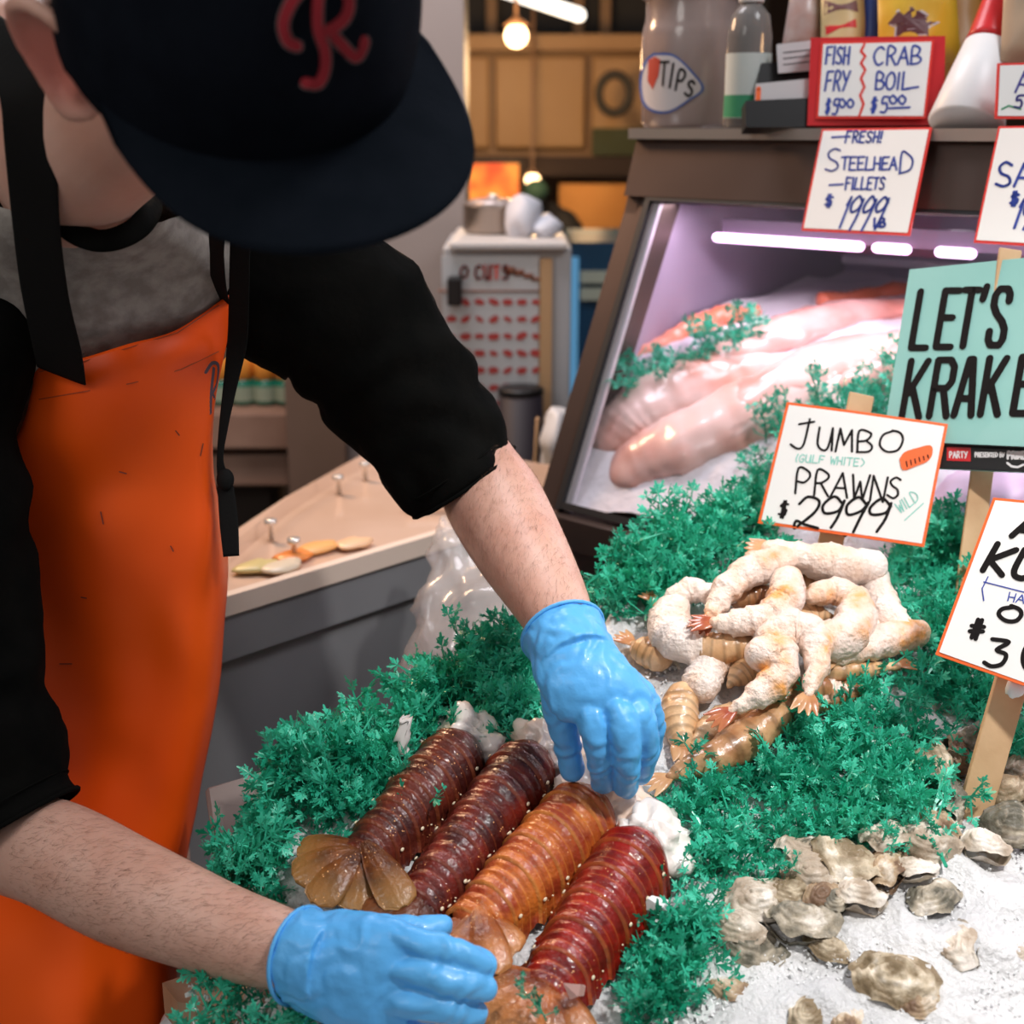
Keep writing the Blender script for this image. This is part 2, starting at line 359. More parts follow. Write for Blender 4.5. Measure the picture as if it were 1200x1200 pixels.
def globe(px, py, Y, r, e, label):
    c = yp(px, py, Y); t = thing('globe_lamp', label, 'lamp', c)
    mk('globe', *ball(c, (r, 0, 0), (0, r, 0), (0, 0, r)), mat('lamp_glow', (1, .7, .4), .5, emit=(1, .62, .3), estr=e), t)
    mk('lamp_cap', *lathe([(r * .5, r * .8), (r * 1.3, r * .85), (r * .3, r * 1.5), (.006, r * 1.8), (.006, 2.9 - c[2])], c, 16), mat('lamp_metal', (.25, .14, .08), .4), t)
    return c
c1 = globe(605, 42, 4.4, .036, 7, 'glowing round hanging lamp near the tan cabinets')
c2 = globe(624, 211, 5.0, .026, 6, 'small glowing bulb beside the orange lit sign')
for px, py, L in ((632, 4, .2),):
    c = yp(px, py, 4.6)
    t = thing('tube_lamp', 'pale tube lamp tilted at the top edge of the picture', 'lamp', c)
    mk('tube', *tube([c + [-.13, 0, .045], c + [.13, 0, -.035]], .022), mat('tube_glow', (1, 1, 1), .5, emit=(1, .95, .85), estr=1.6), t)
    mk('hanger', *tube([c + [0, 0, .02], [c[0], c[1], 2.9]], .006), M['black'], t)
sg = bpy.data.materials.new('lit_sign'); n, l = nodes_of(sg); bs = n['Principled BSDF']; tx = n.new('ShaderNodeTexNoise'); tc = n.new('ShaderNodeTexCoord'); rp = n.new('ShaderNodeValToRGB')
l.new(tc.outputs['Object'], tx.inputs['Vector']); tx.inputs['Scale'].default_value = 7; rp.color_ramp.elements[0].color = (.9, .05, .01, 1); rp.color_ramp.elements[1].color = (1, .33, .04, 1); rp.color_ramp.elements[0].position = .42; rp.color_ramp.elements[1].position = .56
l.new(tx.outputs['Fac'], rp.inputs['Fac']); l.new(rp.outputs['Color'], bs.inputs['Emission Color']); bs.inputs['Emission Strength'].default_value = .75; bs.inputs['Base Color'].default_value = (.3, .05, .01, 1)
t = thing('lit_sign', 'glowing orange and red backlit sign behind the brim of the cap', 'sign', yp(575, 246, 4.8))
vb('sign_panel', 536, 192, 608, 246, 4.8, .06, sg, t); vb('sign_frame', 533, 188, 611, 249, 4.83, .06, M['black'], t)
# ring and green board near the cabinets
c = yp(720, 110, 4.9)
mb = MB(); mb.add(tube([c + np.array([math.cos(a) * .055, 0, math.sin(a) * .065]) for a in np.linspace(0, 2 * math.pi, 17)], .016, 10, 2, cap=(False, False)))
tag(mb.build('hanging_wreath', mat('dark_ring', (.03, .025, .02), .7)), 'dark ring shaped wreath hanging on the far wall', 'wreath')
tag(vb('menu_board', 694, 150, 780, 182, 5.16, .03, mat('dark_green', (.05, .06, .025), .7)), 'dark green board at the right end of the tan cabinets', 'board')
# far person
pm = mat('dark_jacket', (.006, .006, .008), .8)
c = yp(640, 285, 4.6)
body = fuse('person', [ball(yp(628, 232, 4.6), (.04, 0, 0), (0, .05, 0), (0, 0, .055)), tube([yp(630, 245, 4.6), yp(640, 262, 4.65), yp(650, 330, 4.7), yp(650, 520, 4.7), np.array([.155, 4.7, .2]), np.array([.155, 4.7, -.26])], [.025, .085, .13, .13, .12, .09], flat=.6, ref=np.array([0, 1., 0])),
    tube([yp(662, 262, 4.65), yp(680, 300, 4.6), yp(684, 360, 4.5)], [.05, .05, .035])], .012, pm, None, 3)
tag(body, 'distant person in dark clothing and a green hat facing away beyond the counter', 'person')
mk('hat', *ball(yp(628, 225, 4.6), (.044, 0, 0), (0, .055, 0), (0, 0, .042)), mat('green_hat', (.02, .06, .045), .8), body)
# white cabinet with the chart
cw = mat('cabinet_paint', (.42, .42, .43), .5); cabd = 2.5
t = thing('white_cabinet', 'white cabinet behind the raised arm with a seafood chart on its front', 'cabinet', yp(595, 640, cabd) * [1, 1, 0])
vb('cabinet_body', 528, 290, 662, 1580, cabd, .36, cw, t, .004); vb('cabinet_top', 526, 284, 665, 293, cabd - .02, .39, mat('cab_top', (.55, .52, .5), .4), t, .004)
vb('wood_trim', 632, 303, 646, 640, cabd - .012, .02, mat('wood_strip', (.5, .3, .15), .6), t)
t = thing('seafood_chart', 'white wall chart with rows of small red pictures taped on the white cabinet', 'poster', yp(580, 480, cabd - .01))
vb('poster_sheet', 520, 300, 631, 640, cabd - .006, .004, mat('poster_paper', (.50, .50, .50), .5), t)
mb = MB(); Yp = cabd - .0075; redp = mat('poster_red', (.42, .05, .045), .6)
for r_ in range(9):
    for c_ in range(7):
        p = yp(529 + c_ * 16.5, 354 + r_ * 20, Yp); w = .0095 * random.uniform(.8, 1.2); a = random.uniform(-.6, .6)
        u_ = np.array([math.cos(a), 0, math.sin(a)]); v_ = np.array([-math.sin(a), 0, math.cos(a)])
        mb.add(([p + u_ * w * math.cos(q) * 1.1 + v_ * w * math.sin(q) * random.uniform(.5, .8) for q in np.linspace(0, 2 * math.pi, 8)[:-1]], [tuple(range(7))]))
mb.build('crab_pictures', redp, t, smooth=False)
mb = MB(); 
for z_ in (341,): 
    p = yp(576, z_, Yp); mb.add(boxv(p, (.1, 0, 0), (0, .0005, 0), (0, 0, .0015)))
p = yp(612, 322, Yp)
for k, cc in enumerate([(-.022, .008), (-.006, .004), (.012, -.002), (.026, -.008)]): mb.add(boxv(p + [cc[0], 0, cc[1]], (.009, 0, 0), (0, .0005, 0), (0, 0, .007 - k * .0012)))
mb.build('picture_strip', mat('poster_dark', (.25, .09, .05), .6), t)
strokes('heading', text_strokes('O', 540, 325, 8, 13, .3) + text_strokes('CUTS', 557, 327, 7.5, 16, .4), .0022, lambda x, y: (yp(x, y, Yp), np.array([0, -1., 0])), mat('heading_red', (.75, .05, .03), .6), t, .003)
tag(vb('cabinet_latch', 524, 326, 541, 359, cabd - .06, .05, M['black'], None, .004), 'black clamp latch fixed on the left of the white cabinet', 'latch')
# things on the cabinet
pot = mat('dull_metal', (.35, .29, .25), .35, .8)
t = thing('metal_pot', 'blurred metal pot standing on the white cabinet', 'pot', yp(578, 286, cabd + .15))
c = yp(578, 287, cabd + .2); c[2] = yp(578, 284, cabd)[2] + .002
mk('pot_body', *lathe([(.055, 0), (.060, .008), (.060, .052), (.063, .056)], c, 24), pot, t); mk('lid', *lathe([(.062, .056), (.04, .066), (.010, .069), (.010, .076)], c, 24), mat('pot_lid', (.5, .42, .4), .3, .5), t)
wb = mat('white_bag', (.55, .55, .6), .5, bump=.4, bscale=20, bdist=.01)
for px, w, h, lab in ((612, .034, .078, 'crumpled white bag standing behind the metal pot'), (640, .030, .038, 'folded pale towel on the right end of the white cabinet')):
    c = yp(px, 285, cabd + .12); c[2] = yp(578, 284, cabd)[2] + h * .5
    tag(mk('white_bag' if w > .031 else 'folded_towel', *ball(c, (w, 0, 0), (0, w, 0), (0, 0, h * .55), 20, 12, lambda p: p + np.array([1, 1, 1]) * fbm(p, 18, 2) * .012), wb), lab, 'bag' if w > .031 else 'towel')
# blue fridge
t = thing('drinks_fridge', 'blue edged fridge with a lit door beside the white cabinet', 'fridge', yp(680, 640, 3.6) * [1, 1, 0])
vb('fridge_body', 664, 284, 740, 1190, 3.6, .5, mat('fridge_blue', (.01, .05, .10), .4), t)
vb('door_edge', 666, 302, 676, 640, 3.57, .03, mat('blue_light', (.1, .3, .5), .4, emit=(.12, .35, .6), estr=.35), t)
for y0 in (318, 338): vb('shelf_row', 680, y0, 722, y0 + 14, 3.58, .02, mat('pale_goods', (.42, .45, .36), .5), t)
# black cylinder, stick and white bag by the case
t = thing('black_bin', 'black cylindrical bin in front of the seafood chart', 'bin', yp(609, 560, 2.45))
c = yp(610, 600, 2.45); c[2] = -.298; top = yp(610, 455, 2.45)[2] - c[2]
mk('bin_body', *lathe([(.040, 0), (.042, top)], c, 26), mat('dark_purple', (.012, .008, .014), .6), t); mk('rim', *lathe([(.043, top - .01), (.044, top), (.038, top + .003)], c, 26), M['black'], t)
tag(mk('wooden_stick', *tube([yp(622, 640, 2.2), yp(630, 493, 2.2)], .007, 10, flat=.5), M['stake']), 'upright wooden stick between the arm and the display case', 'stick')
c = yp(652, 520, 2.25)
tag(mk('plastic_sack', *ball(c, (.028, 0, 0), (0, .05, 0), (0, 0, .068), 20, 14, lambda p: p + np.array([1, .5, 1]) * fbm(p, 25, 2) * .012), M['white']), 'white plastic sack leaning behind the left post of the display case', 'sack')
# ================================================================== left counter (runs along UU)
A0 = P(255, 697, 1.5); A0[2] = .888
def AV(s, t, z=.888): q = A0 + UU * s + VV * t; q[2] = z; return q
t = thing('steel_counter', 'stainless steel counter with a pale board top behind the worker', 'counter', AV(.3, .3, 0))
poly = [AV(-.22, 0, .862), AV(.95, 0, .862)]
for px, py in ((640, 560), (500, 532), (430, 545), (335, 600), (255, 655)):
    q = toplane(px, py, (0, 0, .862), ZZ); poly.append(q)
poly.append(AV(-.3, .12, .862))
mk('board_top', *prism(poly, (0, 0, .022)), M['board'], t, smooth=False)
mk('front_rim', *boxv(AV(.36, .0, .877), UU * .59, VV * .007, ZZ * .012), M['white_rim'], t, smooth=False)
mk('side_panel', *boxv(AV(.36, .02, .60), UU * .59, VV * .01, ZZ * .26), M['steel'], t, smooth=False)
mk('panel_trim', *boxv(AV(.36, .006, .835), UU * .59, VV * .008, ZZ * .026), M['steel'], t, smooth=False)
mk('lower_panel', *boxv(AV(.36, .025, .17), UU * .59, VV * .01, ZZ * .155), M['steel'], t, smooth=False)
clr = M['clear']
q0 = [toplane(px, py, (0, 0, .892), ZZ) for px, py in ((270, 660), (340, 600), (400, 562), (430, 547), (470, 541))]
t2 = thing('plastic_guard', 'clear plastic guard rail along the far edge of the board', 'guard', q0[0])
mb = MB()
for i in range(len(q0) - 1): mb.add(([q0[i], q0[i + 1], q0[i + 1] + ZZ * .022, q0[i] + ZZ * .022], [(0, 1, 2, 3)]))
mb.build('guard_sheet', clr, t2, smooth=False)
for px, py in ((318, 632), (397, 578), (428, 562), (345, 655)):
    q = toplane(px, py, (0, 0, .886), ZZ); mk('clip', *lathe([(.004, 0), (.003, .018), (.008, .021), (.008, .027)], q, 12), mat('clip_chrome', (.8, .75, .7), .2, .5), t2)
random.seed(3)
for i, (px, py, cc) in enumerate(((345, 655, (.75, .25, .06)), (372, 645, (.8, .42, .15)), (300, 668, (.6, .5, .22)), (415, 640, (.78, .5, .3)), (330, 668, (.7, .6, .45)))):
    q = toplane(px, py, (0, 0, .886), ZZ)
    tag(mk('fish_scrap', *ball(q + ZZ * .004, UU * .03, VV * .02, ZZ * .006, 16, 8, lambda p: p + np.array([1, 1, .2]) * fbm(p, 40, 2) * .008), mat('scrap%d' % i, cc, .35)),
        ['dark orange fish scrap in the middle of the board', 'light orange fish scrap right of the dark orange one', 'yellowish fish scrap nearest the apron on the board', 'rightmost pale orange fish scrap on the board', 'cream fish scrap near the front rim of the board'][i], 'fish scrap')
c = toplane(480, 600, (0, 0, .887), ZZ)
tag(mk('marker_pen', *tube([c + ZZ * .008, c + ZZ * .01 + CX * .05 + UU * .02], .007, 10), M['white']), 'white marker lying on the board under the black sleeve', 'marker')
# plastic bag between counter and case
pts = [(545, 640, .03), (525, 690, .045), (560, 740, .07), (590, 800, .06)]
bagv = tube([P(530, 618, 1.56), P(548, 665, 1.50), P(570, 735, 1.44), P(590, 800, 1.38)], [.022, .045, .088, .07], 40, 10, .6, CF, fn=lambda p, s, th, d: p + d * (fbm(p, 22, 3) * .022 + math.sin(th * 7 + s * 9) * .003))
tag(mk('plastic_bag', *bagv, M['bag']), 'crumpled clear plastic bag hanging behind the forearm', 'bag')
# ================================================================== display case (front runs along VV)
L0 = P(653, 597, 1.75)
GD = UU * .18 + ZZ * .3975; GH = np.linalg.norm(GD); GDn = GD / GH; GNo = nrm(np.cross(VV, GDn)); 
if np.dot(GNo, UU) > 0: GNo = -GNo           # outward normal of the slanted glass
def C(t, s=0, z=0, out=0): return L0 - VV * t + UU * s + ZZ * z + GNo * out   # t along the front, s inwards
LEN = 1.55
t = thing('display_case', 'refrigerated fish display case with slanted glass and bronzed metal frame', 'display case', C(.7, .4) * [1, 1, 0])
W = .036
# left end frame: sloped side post
mk('side_post', *prism([C(-W, -.012, -.03), C(-W, .05, -.03), C(-W, .26, .40), C(-W, .185, .40)], -VV * W), M['steel_brown'], t, smooth=False)
mk('side_panel', *prism([C(-W, .03, -.03), C(-W, .75, -.03), C(-W, .75, .45), C(-W, .20, .45)], -VV * .02), M['steel_brown'], t, smooth=False)
mk('side_base', *boxv(C(-W + .005, .37, -.48), VV * .006, UU * .38, ZZ * .45), M['steel_brown'], t, smooth=False)
mk('base_panel', *boxv(C(LEN / 2 - W, 0.01, -.48), VV * (LEN / 2), UU * .02, ZZ * .45), M['steel_brown'], t, smooth=False)
mk('lower_rail', *boxv(C(LEN / 2 - W, -.004, -.022), VV * (LEN / 2), UU * .018, ZZ * .020), M['steel_brown'], t, smooth=False)
mk('header', *prism([C(-W, .172, .397), C(-W, .25, .397), C(-W, .25, .478), C(-W, .20, .478)], -VV * LEN), M['steel_brown'], t, smooth=False)
mk('top_shelf', *boxv(C(LEN / 2 - W, .47, .4775), VV * (LEN / 2 + .005), UU * .285, ZZ * .0068), M['steel_edge'], t, smooth=False)
mk('back_panel', *boxv(C(LEN / 2 - W, .74, .22), VV * (LEN / 2), UU * .01, ZZ * .25), mat('case_back', (.42, .36, .48), .35, 0, (.5, .42, .56), 3), t, smooth=False)
mk('roof_panel', *boxv(C(LEN / 2 - W, .49, .46), VV * (LEN / 2), UU * .25, ZZ * .006), M['black'], t, smooth=False)
mk('glass_pane', *boxv(C(LEN / 2 - W / 2, .09, .199), VV * (LEN / 2 - W), GD / 2, GNo * .0015), M['glass'], t, smooth=False)
mb = MB(); gx = .0045
mb.add(boxv(C(0.004, .09, .199, .002), VV * gx, GD / 2, GNo * .004)); mb.add(boxv(C(LEN / 2, 0.003, .006, .002), VV * (LEN / 2), GDn * gx, GNo * .004)); mb.add(boxv(C(LEN / 2, .178, .394, .002), VV * (LEN / 2), GDn * gx, GNo * .004))
mb.build('gasket', M['gasket'], t, smooth=False)
mk('inner_trim', *boxv(C(.014, .09, .199, -.006), VV * .006, GD / 2, GNo * .003), mat('inner_trim', (.7, .66, .7), .3, .4), t, smooth=False)
mk('lilac_reflection', *prism([C(-.012, .035, 0), C(-.012, .73, 0), C(-.012, .73, .45), C(-.012, .21, .45)], -VV * .004), mat('lilac_reflection', (.30, .24, .33), .4, 0, (.40, .33, .42), 3), t, smooth=False)  # added sheet: its lilac colour stands in for the bright reflection on the side wall
ptm = mat('pink_tube', (1, .8, 1), .5, emit=(1, .60, .97), estr=3)
for ta, tb in ((.03, .25), (.275, .315), (.36, .40)): mk('tube_light', *tube([C(ta, .30, .338), C(tb, .30, .338)], .0065, 10), ptm, t)
mk('lamp_bar', *boxv(C(LEN / 2, .315, .352), VV * (LEN / 2 - W), UU * .012, ZZ * .012), mat('lamp_bar', (.12, .08, .12), .4), t, smooth=False)
mk('inner_ledge', *boxv(C(LEN / 2, .66, .285), VV * (LEN / 2 - W), UU * .02, ZZ * .006), mat('ledge', (.7, .68, .72), .3), t, smooth=False)
mk('divider', *boxv(C(.56, .70, .28), VV * .012, UU * .03, ZZ * .12), mat('divider', (.08, .06, .09), .4), t, smooth=False)
# little bulbs along the header
for tt in (.19, .26, .33, .345, .50, .52, .62, .64):
    mk('indicator_lamp', *ball(C(tt, .40, .392), UU * .005, VV * .005, ZZ * .005, 10, 6), mat('led', (1, .9, 1), .5, emit=(1, .85, 1), estr=8), t)
# ice slope inside
ISL = .27
def heap(s): return .012 + .245 * (1 - math.exp(-max(0, s - .02) / .145))
def I_(px, py, h=0):
    '''where the sight line meets the heaped ice'''
    r = ray(px, py); d = 1.2
    while d < 3:
        p = CP + r * d - L0; s_ = np.dot(p, UU)
        if p[2] < heap(s_) + h and s_ > 0: break
        d += .002
    return CP + r * d
icein = mat('case_ice', (.84, .80, .82), .45, 0, (.88, .83, .87), 12, bump=.5, bscale=60, bdist=.004)
rows = [[C(tq, sq, .0 + heap(sq)) for sq in (.012, .04, .08, .13, .18, .24, .32, .45, .6, .72)] for tq in np.linspace(.0, 1.48, 14)]
v, f, _, _ = grid(rows, 5, lambda p, a_, b_: p + ZZ * fbm(p, 14, 3) * .012)
tag(mk('crushed_ice', v, f, icein), 'sloping bed of crushed ice inside the glass display case', 'ice', kind='stuff')
def fillet(label, pts, w, h, m, hb=.02):
    ps = [I_(*p, hb * .4) + UU * .012 for p in pts]; sm = np.mean([np.dot(p - L0, UU) for p in ps]); up_ = nrm(ZZ - UU * 1.69 * math.exp(-(max(.0, sm) - .02) / .145)); w *= .74
    o = mk('fish_fillet', *tube(ps, [w * .6] + [w] * (len(ps) - 2) + [w * .45], 30, 12, h / w, up_, fn=lambda p, s, th, d: p + d * (fbm(p, 10, 3) * .016) + d * .0012 * math.sin(s * 90 + math.cos(th) * 3)), m)
    return tag(o, label, 'fish fillet', 'fillets in the case')
pk = mat('pale_fillet', (.84, .58, .52), .3, 0, (.78, .36, .28), 9, 5, .5, .68, coat=.5); pk2 = mat('pink_fillet', (.80, .46, .40), .3, 0, (.72, .26, .20), 9, 5, .48, .66, coat=.5); rdm = mat('salmon', (.80, .16, .06), .3, 0, (.85, .35, .25), 6, coat=.5); slv = mat('silver_skin', (.55, .48, .58), .25, .2, (.75, .68, .74), 6)
fillet('long pale pink fish fillet nearest the left post of the case', [(706, 515), (745, 480), (820, 450), (900, 425)], .065, .022, pk)
fillet('broad pink fillet lying low in front on the case ice', [(728, 548), (800, 512), (910, 470), (1010, 440)], .07, .024, pk)
fillet('deep pink fillet on top of the heap in the middle of the case', [(780, 520), (880, 470), (980, 425), (1060, 400)], .06, .022, pk2, .03)
fillet('pink fillet at the back of the heap ending behind the teal sign', [(800, 440), (880, 405), (960, 375), (1050, 360)], .055, .022, pk2, .025)
fillet('wide pale fillet behind the teal sign', [(1000, 450), (1080, 430), (1180, 420)], .06, .03, pk2, .03)
fillet('bright orange salmon strip along the back of the ice', [(712, 432), (770, 405), (830, 378), (880, 366)], .022, .016, rdm, .02)
fillet('silver skinned fillet between the orange strip and the pink heap', [(720, 440), (790, 415), (860, 400), (900, 395)], .03, .016, slv, .012)
fillet('pink fillet low on the right behind the prawn sign', [(1060, 620), (1130, 590), (1220, 570)], .05, .024, mat('lilac_fillet', (.62, .45, .60), .4), .02)
fillet('thin red strip at the far back of the case', [(960, 352), (1010, 345), (1060, 340)], .016, .01, rdm, .02)
# ================================================================== things on top of the case
ZT = C(0, 0, .4845)[2]
def top(px, inset, py=150):
    """point on the shelf: along the front so that it shows at px"""
    best = min(np.linspace(-.05, 1.2, 600), key=lambda t_: abs((lambda q: 600 + 1550 * q[0] / (np.dot(q - CP, CF)) - px)(C(t_, .19 + inset, .4845))))
    return C(best, .19 + inset, .4845)
c = top(808, .09)
t = thing('tip_jar', 'large clear plastic tips jar at the left end of the case top', 'jar', c)
mk('jar_body', *lathe([(.060, 0), (.066, .006), (.068, .09), (.068, .12), (.066, .13), (.063, .14), (.063, .175)], c, 40, closed=False), hazy('jar_plastic', (.42, .33, .31), .62, .2), t)
mk('jar_base', *lathe([(.0, .001), (.064, .004), (.064, .008), (0, .008)], c, 30, closed=False), M['clear'], t)
mk('lid', *lathe([(.066, .165), (.070, .168), (.070, .19), (.066, .195)], c, 36), mat('jar_lid', (.35, .28, .27), .4), t)
# sticker on the jar
tov = nrm((CP - c) * [1, 1, 0]); sd = np.cross(ZZ, tov); ctr = nrm(tov * .8 - sd * .62)
def jarp(px, py, r=.0692):
    o_ = CP; d = ray(px, py); a_ = d[0] ** 2 + d[1] ** 2; e = (o_ - c); b_ = 2 * (d[0] * e[0] + d[1] * e[1]); cc_ = e[0] ** 2 + e[1] ** 2 - r * r; D_ = b_ * b_ - 4 * a_ * cc_
    if D_ < 0: return (None, None)
    s_ = (-b_ - math.sqrt(D_)) / (2 * a_); p = o_ + d * s_; nn = (p - c) * [1, 1, 0]; return p, nrm(nn)
def shape(name, outline, fn, m, parent, eps=.0004):
    cx_ = np.mean([q[0] for q in outline]); cy_ = np.mean([q[1] for q in outline]); N_ = len(outline); v = []; f = []
    for k in np.linspace(0, 1, 6)[1:]:
        for x, y in outline:
            p, nn = fn(cx_ + (x - cx_) * k, cy_ + (y - cy_) * k)
            if p is None: p, nn = fn(cx_, cy_)
            v.append(p + nn * eps)
    p, nn = fn(cx_, cy_); v.append(p + nn * eps); z = len(v) - 1
    f = [(z, j, (j + 1) % N_) for j in range(N_)] + [(i * N_ + j, i * N_ + (j + 1) % N_, (i + 1) * N_ + (j + 1) % N_, (i + 1) * N_ + j) for i in range(4) for j in range(N_)]
    return mk(name, v, f, m, parent, smooth=False)
ol = [tuple(p) for p in cat_([(766, 62), (790, 64), (812, 84), (825, 104), (808, 118), (785, 132), (764, 131), (752, 118), (750, 90), (757, 70), (766, 62)], 5)[:-1]]
st = shape('sticker', ol, lambda x, y: jarp(x, y, .0700), mat('sticker_blue', (.03, .09, .33), .4), t)
ol2 = [(785 + (x - 785) * .92, 98 + (y - 98) * .92) for x, y in ol]
shape('sticker_face', ol2, lambda x, y: jarp(x, y, .0704), mat('sticker_white', (.55, .52, .53), .4), st)
shape('sticker_flame', [(760, 70), (768, 66), (774, 70), (772, 88), (765, 105), (759, 95)], lambda x, y: jarp(x, y, .0708), mat('flame_red', (.45, .05, .03), .5), st)
strokes('sticker_lettering', text_strokes('T', 772, 100, 10, 28, 0, 0, 4) + text_strokes('I', 783, 102, 12, 28, 0, 0, 8) + text_strokes('P', 790, 105, 10, 24, 0, 0, 12) + text_strokes('S', 802, 111, 9, 18, 0, 0, 15), .0017, lambda x, y: jarp(x, y, .0708), M['ink'], st)
# hand sanitiser bottle
c = top(874, .03)
t = thing('pump_bottle', 'clear pump bottle with a white and green label right of the tips jar', 'bottle', c)
mk('bottle_body', *lathe([(.026, 0), (.028, .004), (.028, .11), (.024, .135), (.012, .15)], c, 30), mat('gel', (.30, .28, .27), .1, trans=.5, ior=1.3), t)
mk('pump_head', *lathe([(.015, .15), (.016, .152), (.016, .172), (.006, .175), (.006, .2)], c, 24), M['white'], t)
lo = mk('bottle_label', *lathe([(.0286, .012), (.0286, .09)], c, 30, closed=False), mat('label_white', (.50, .55, .53), .45), t)
shape('label_wave', [(848, 120), (862, 112), (880, 108), (897, 106), (897, 142), (848, 142)], lambda x, y: (lambda r_: r_)(jarp_c(x, y)), mat('label_green', (.03, .25, .12), .5), lo) if False else mk('label_wave', *lathe([(.0289, .013), (.0289, .04)], c, 30, closed=False), mat('label_green', (.03, .25, .12), .5), lo)
# card holder
def panel(name, corners, th, m, parent=None, bev=0, bow=0):
    """rigid card from 4 corners (tl,tr,br,bl) with thickness away from camera"""
    tl, tr, br, bl = [np.asarray(q, float) for q in corners]; n_ = nrm(np.cross(tr - tl, bl - tl))
    if np.dot(n_, CP - tl) < 0: n_ = -n_
    nu_ = 8; v = []; f = []
    for s_ in (0, 1):
        for i in range(nu_ + 1):
            for j in range(nu_ + 1):
                a_, b_ = j / nu_, i / nu_; p = tl * (1 - a_) * (1 - b_) + tr * a_ * (1 - b_) + br * a_ * b_ + bl * (1 - a_) * b_
                p = p + n_ * bow * math.sin(math.pi * a_); v.append(p - n_ * th * s_)
    K = nu_ + 1; Q = K * K
    for i in range(nu_):
        for j in range(nu_):
            q = (i * K + j, i * K + j + 1, (i + 1) * K + j + 1, (i + 1) * K + j); f.append(q[::-1]); f.append(tuple(x + Q for x in q))
    edge = [j for j in range(K)] + [i * K + K - 1 for i in range(1, K)] + [(K - 1) * K + j for j in range(K - 2, -1, -1)] + [i * K for i in range(K - 2, 0, -1)]
    for a_, b_ in zip(edge, edge[1:] + edge[:1]): f.append((a_, b_, b_ + Q, a_ + Q))
    return mk(name, v, f, m, parent, smooth=False), n_
def card(name, parent, pix, deps, th, m, **k): return panel(name, [P(x, y, d) for (x, y), d in zip(pix, deps)], th, m, parent, **k)
dT = 1.66
c = top(915, .0); dT = np.dot(c - CP, CF)
t = thing('card_holder', 'black card holder with white cards between the pump bottle and the sign', 'card holder', c)
card('holder_back', t, [(892, 74), (960, 70), (962, 148), (876, 148)], [dT + .02] * 4, .004, M['black']); card('holder_front', t, [(874, 118), (964, 114), (966, 149), (874, 149)], [dT - .02] * 4, .03, M['black'])
ccard = mat('card_white', (.48, .46, .47), .5)
for pix, dd, lab in (([(910, 52), (962, 46), (958, 82), (912, 86)], .012, 'printed white card at the back of the black holder'), ([(886, 98), (950, 92), (946, 118), (884, 128)], -.012, 'white card with an orange edge in the front slot of the holder')):
    o, nn = card('business_card', None, pix, [dT + dd - .004] * 4, .002, ccard); tag(o, lab, 'card')
    pc = P(*pix[0], dT + dd - .004)
    if dd > 0: strokes('print', [[(918, y_), (952, y_ - 4)] for y_ in (62, 69, 76)], .0006, lambda x, y: (toplane(x, y, pc, nn), nn), M['ink'], o)
    else: strokes('orange_mark', [[(889, 104), (888, 122)]], .003, lambda x, y: (toplane(x, y, pc, nn), nn), M['orange_edge'], o)
# spice bags and boxes
c = top(985, .06); d1 = np.dot(c - CP, CF)
def puffy(name, pix, d, m, label, cat, th=.02):
    """a filled packet: pillow with pinched ends"""
    tl, tr, br, bl = [P(x, y, d) for x, y in pix]; rows = []; nn = nrm(np.cross(tr - tl, bl - tl)); nn = nn if np.dot(nn, CP - tl) > 0 else -nn
    v = []; f = []; K = 13
    for s_ in (1, -1):
        for i in range(K):
            for j in range(K):
                a_, b_ = j / (K - 1), i / (K - 1); p = tl * (1 - a_) * (1 - b_) + tr * a_ * (1 - b_) + br * a_ * b_ + bl * (1 - a_) * b_
                e = (math.sin(math.pi * a_) ** .5) * (math.sin(math.pi * b_) ** .35) if 0 < a_ < 1 and 0 < b_ < 1 else 0
                v.append(p + nn * s_ * th * e * (1 + .25 * fbm(p, 30, 2)))
    Q = K * K
    for i in range(K - 1):
        for j in range(K - 1): q = (i * K + j, i * K + j + 1, (i + 1) * K + j + 1, (i + 1) * K + j); f.append(q[::-1]); f.append(tuple(x + Q for x in q))
    o = mk(name, v, f, m); return tag(o, label, cat), nn
yb = mat('yellow_packet', (.62, .38, .03), .3, coat=.4); cr = mat('cream_packet', (.55, .44, .22), .4)
o, nn = puffy('spice_packet', [(930, -30), (962, -30), (960, 60), (915, 62)], d1 + .05, mat('clear_packet', (.35, .16, .12), .3, 0, (.45, .38, .36), 18), 'small clear packet with orange contents behind the card holder', 'packet', .012)
o, nn = puffy('fish_fry_packet', [(962, -40), (1018, -40), (1018, 90), (962, 90)], d1 + .03, cr, 'cream fish fry packet with a red banner behind the handwritten sign', 'packet', .02)
fp = lambda D_, n_: (lambda x, y: (P(x, y, D_), n_)); F1 = (lambda x, y: hit_on(o_tree, x, y))
def decal(parent, tree, name, outline, m, eps=.0006):
    def fn(x, y):
        h = hit(tree, x, y, eps); return (h, np.zeros(3)) if h is not None else (None, None)
    return shape(name, outline, fn, m, parent, 0)
tr_ = bvh(o); decal(o, tr_, 'red_banner', [(967, 30), (1003, 22), (1004, 32), (968, 41)], M['red']); decal(o, tr_, 'crest', [(966, 0), (1004, 0), (1006, 14), (966, 18)], mat('crest_grey', (.16, .07, .07), .5))
def tdecal(parent, tree, name, s, x, y, w, h, pen, m, **k):
    def fn(px, py):
        q = hit(tree, px, py, .0012); return (q, nrm(CP - q)) if q is not None else (None, None)
    ls = [L for L in text_strokes(s, x, y, w, h, **k) if all(hit(tree, *p) is not None for p in L)]
    return strokes(name, ls, pen, fn, m, parent)
tdecal(o, tr_, 'packet_print', 'FISH FRY', 968, 53, 3.2, 7, .0006, M['ink'])
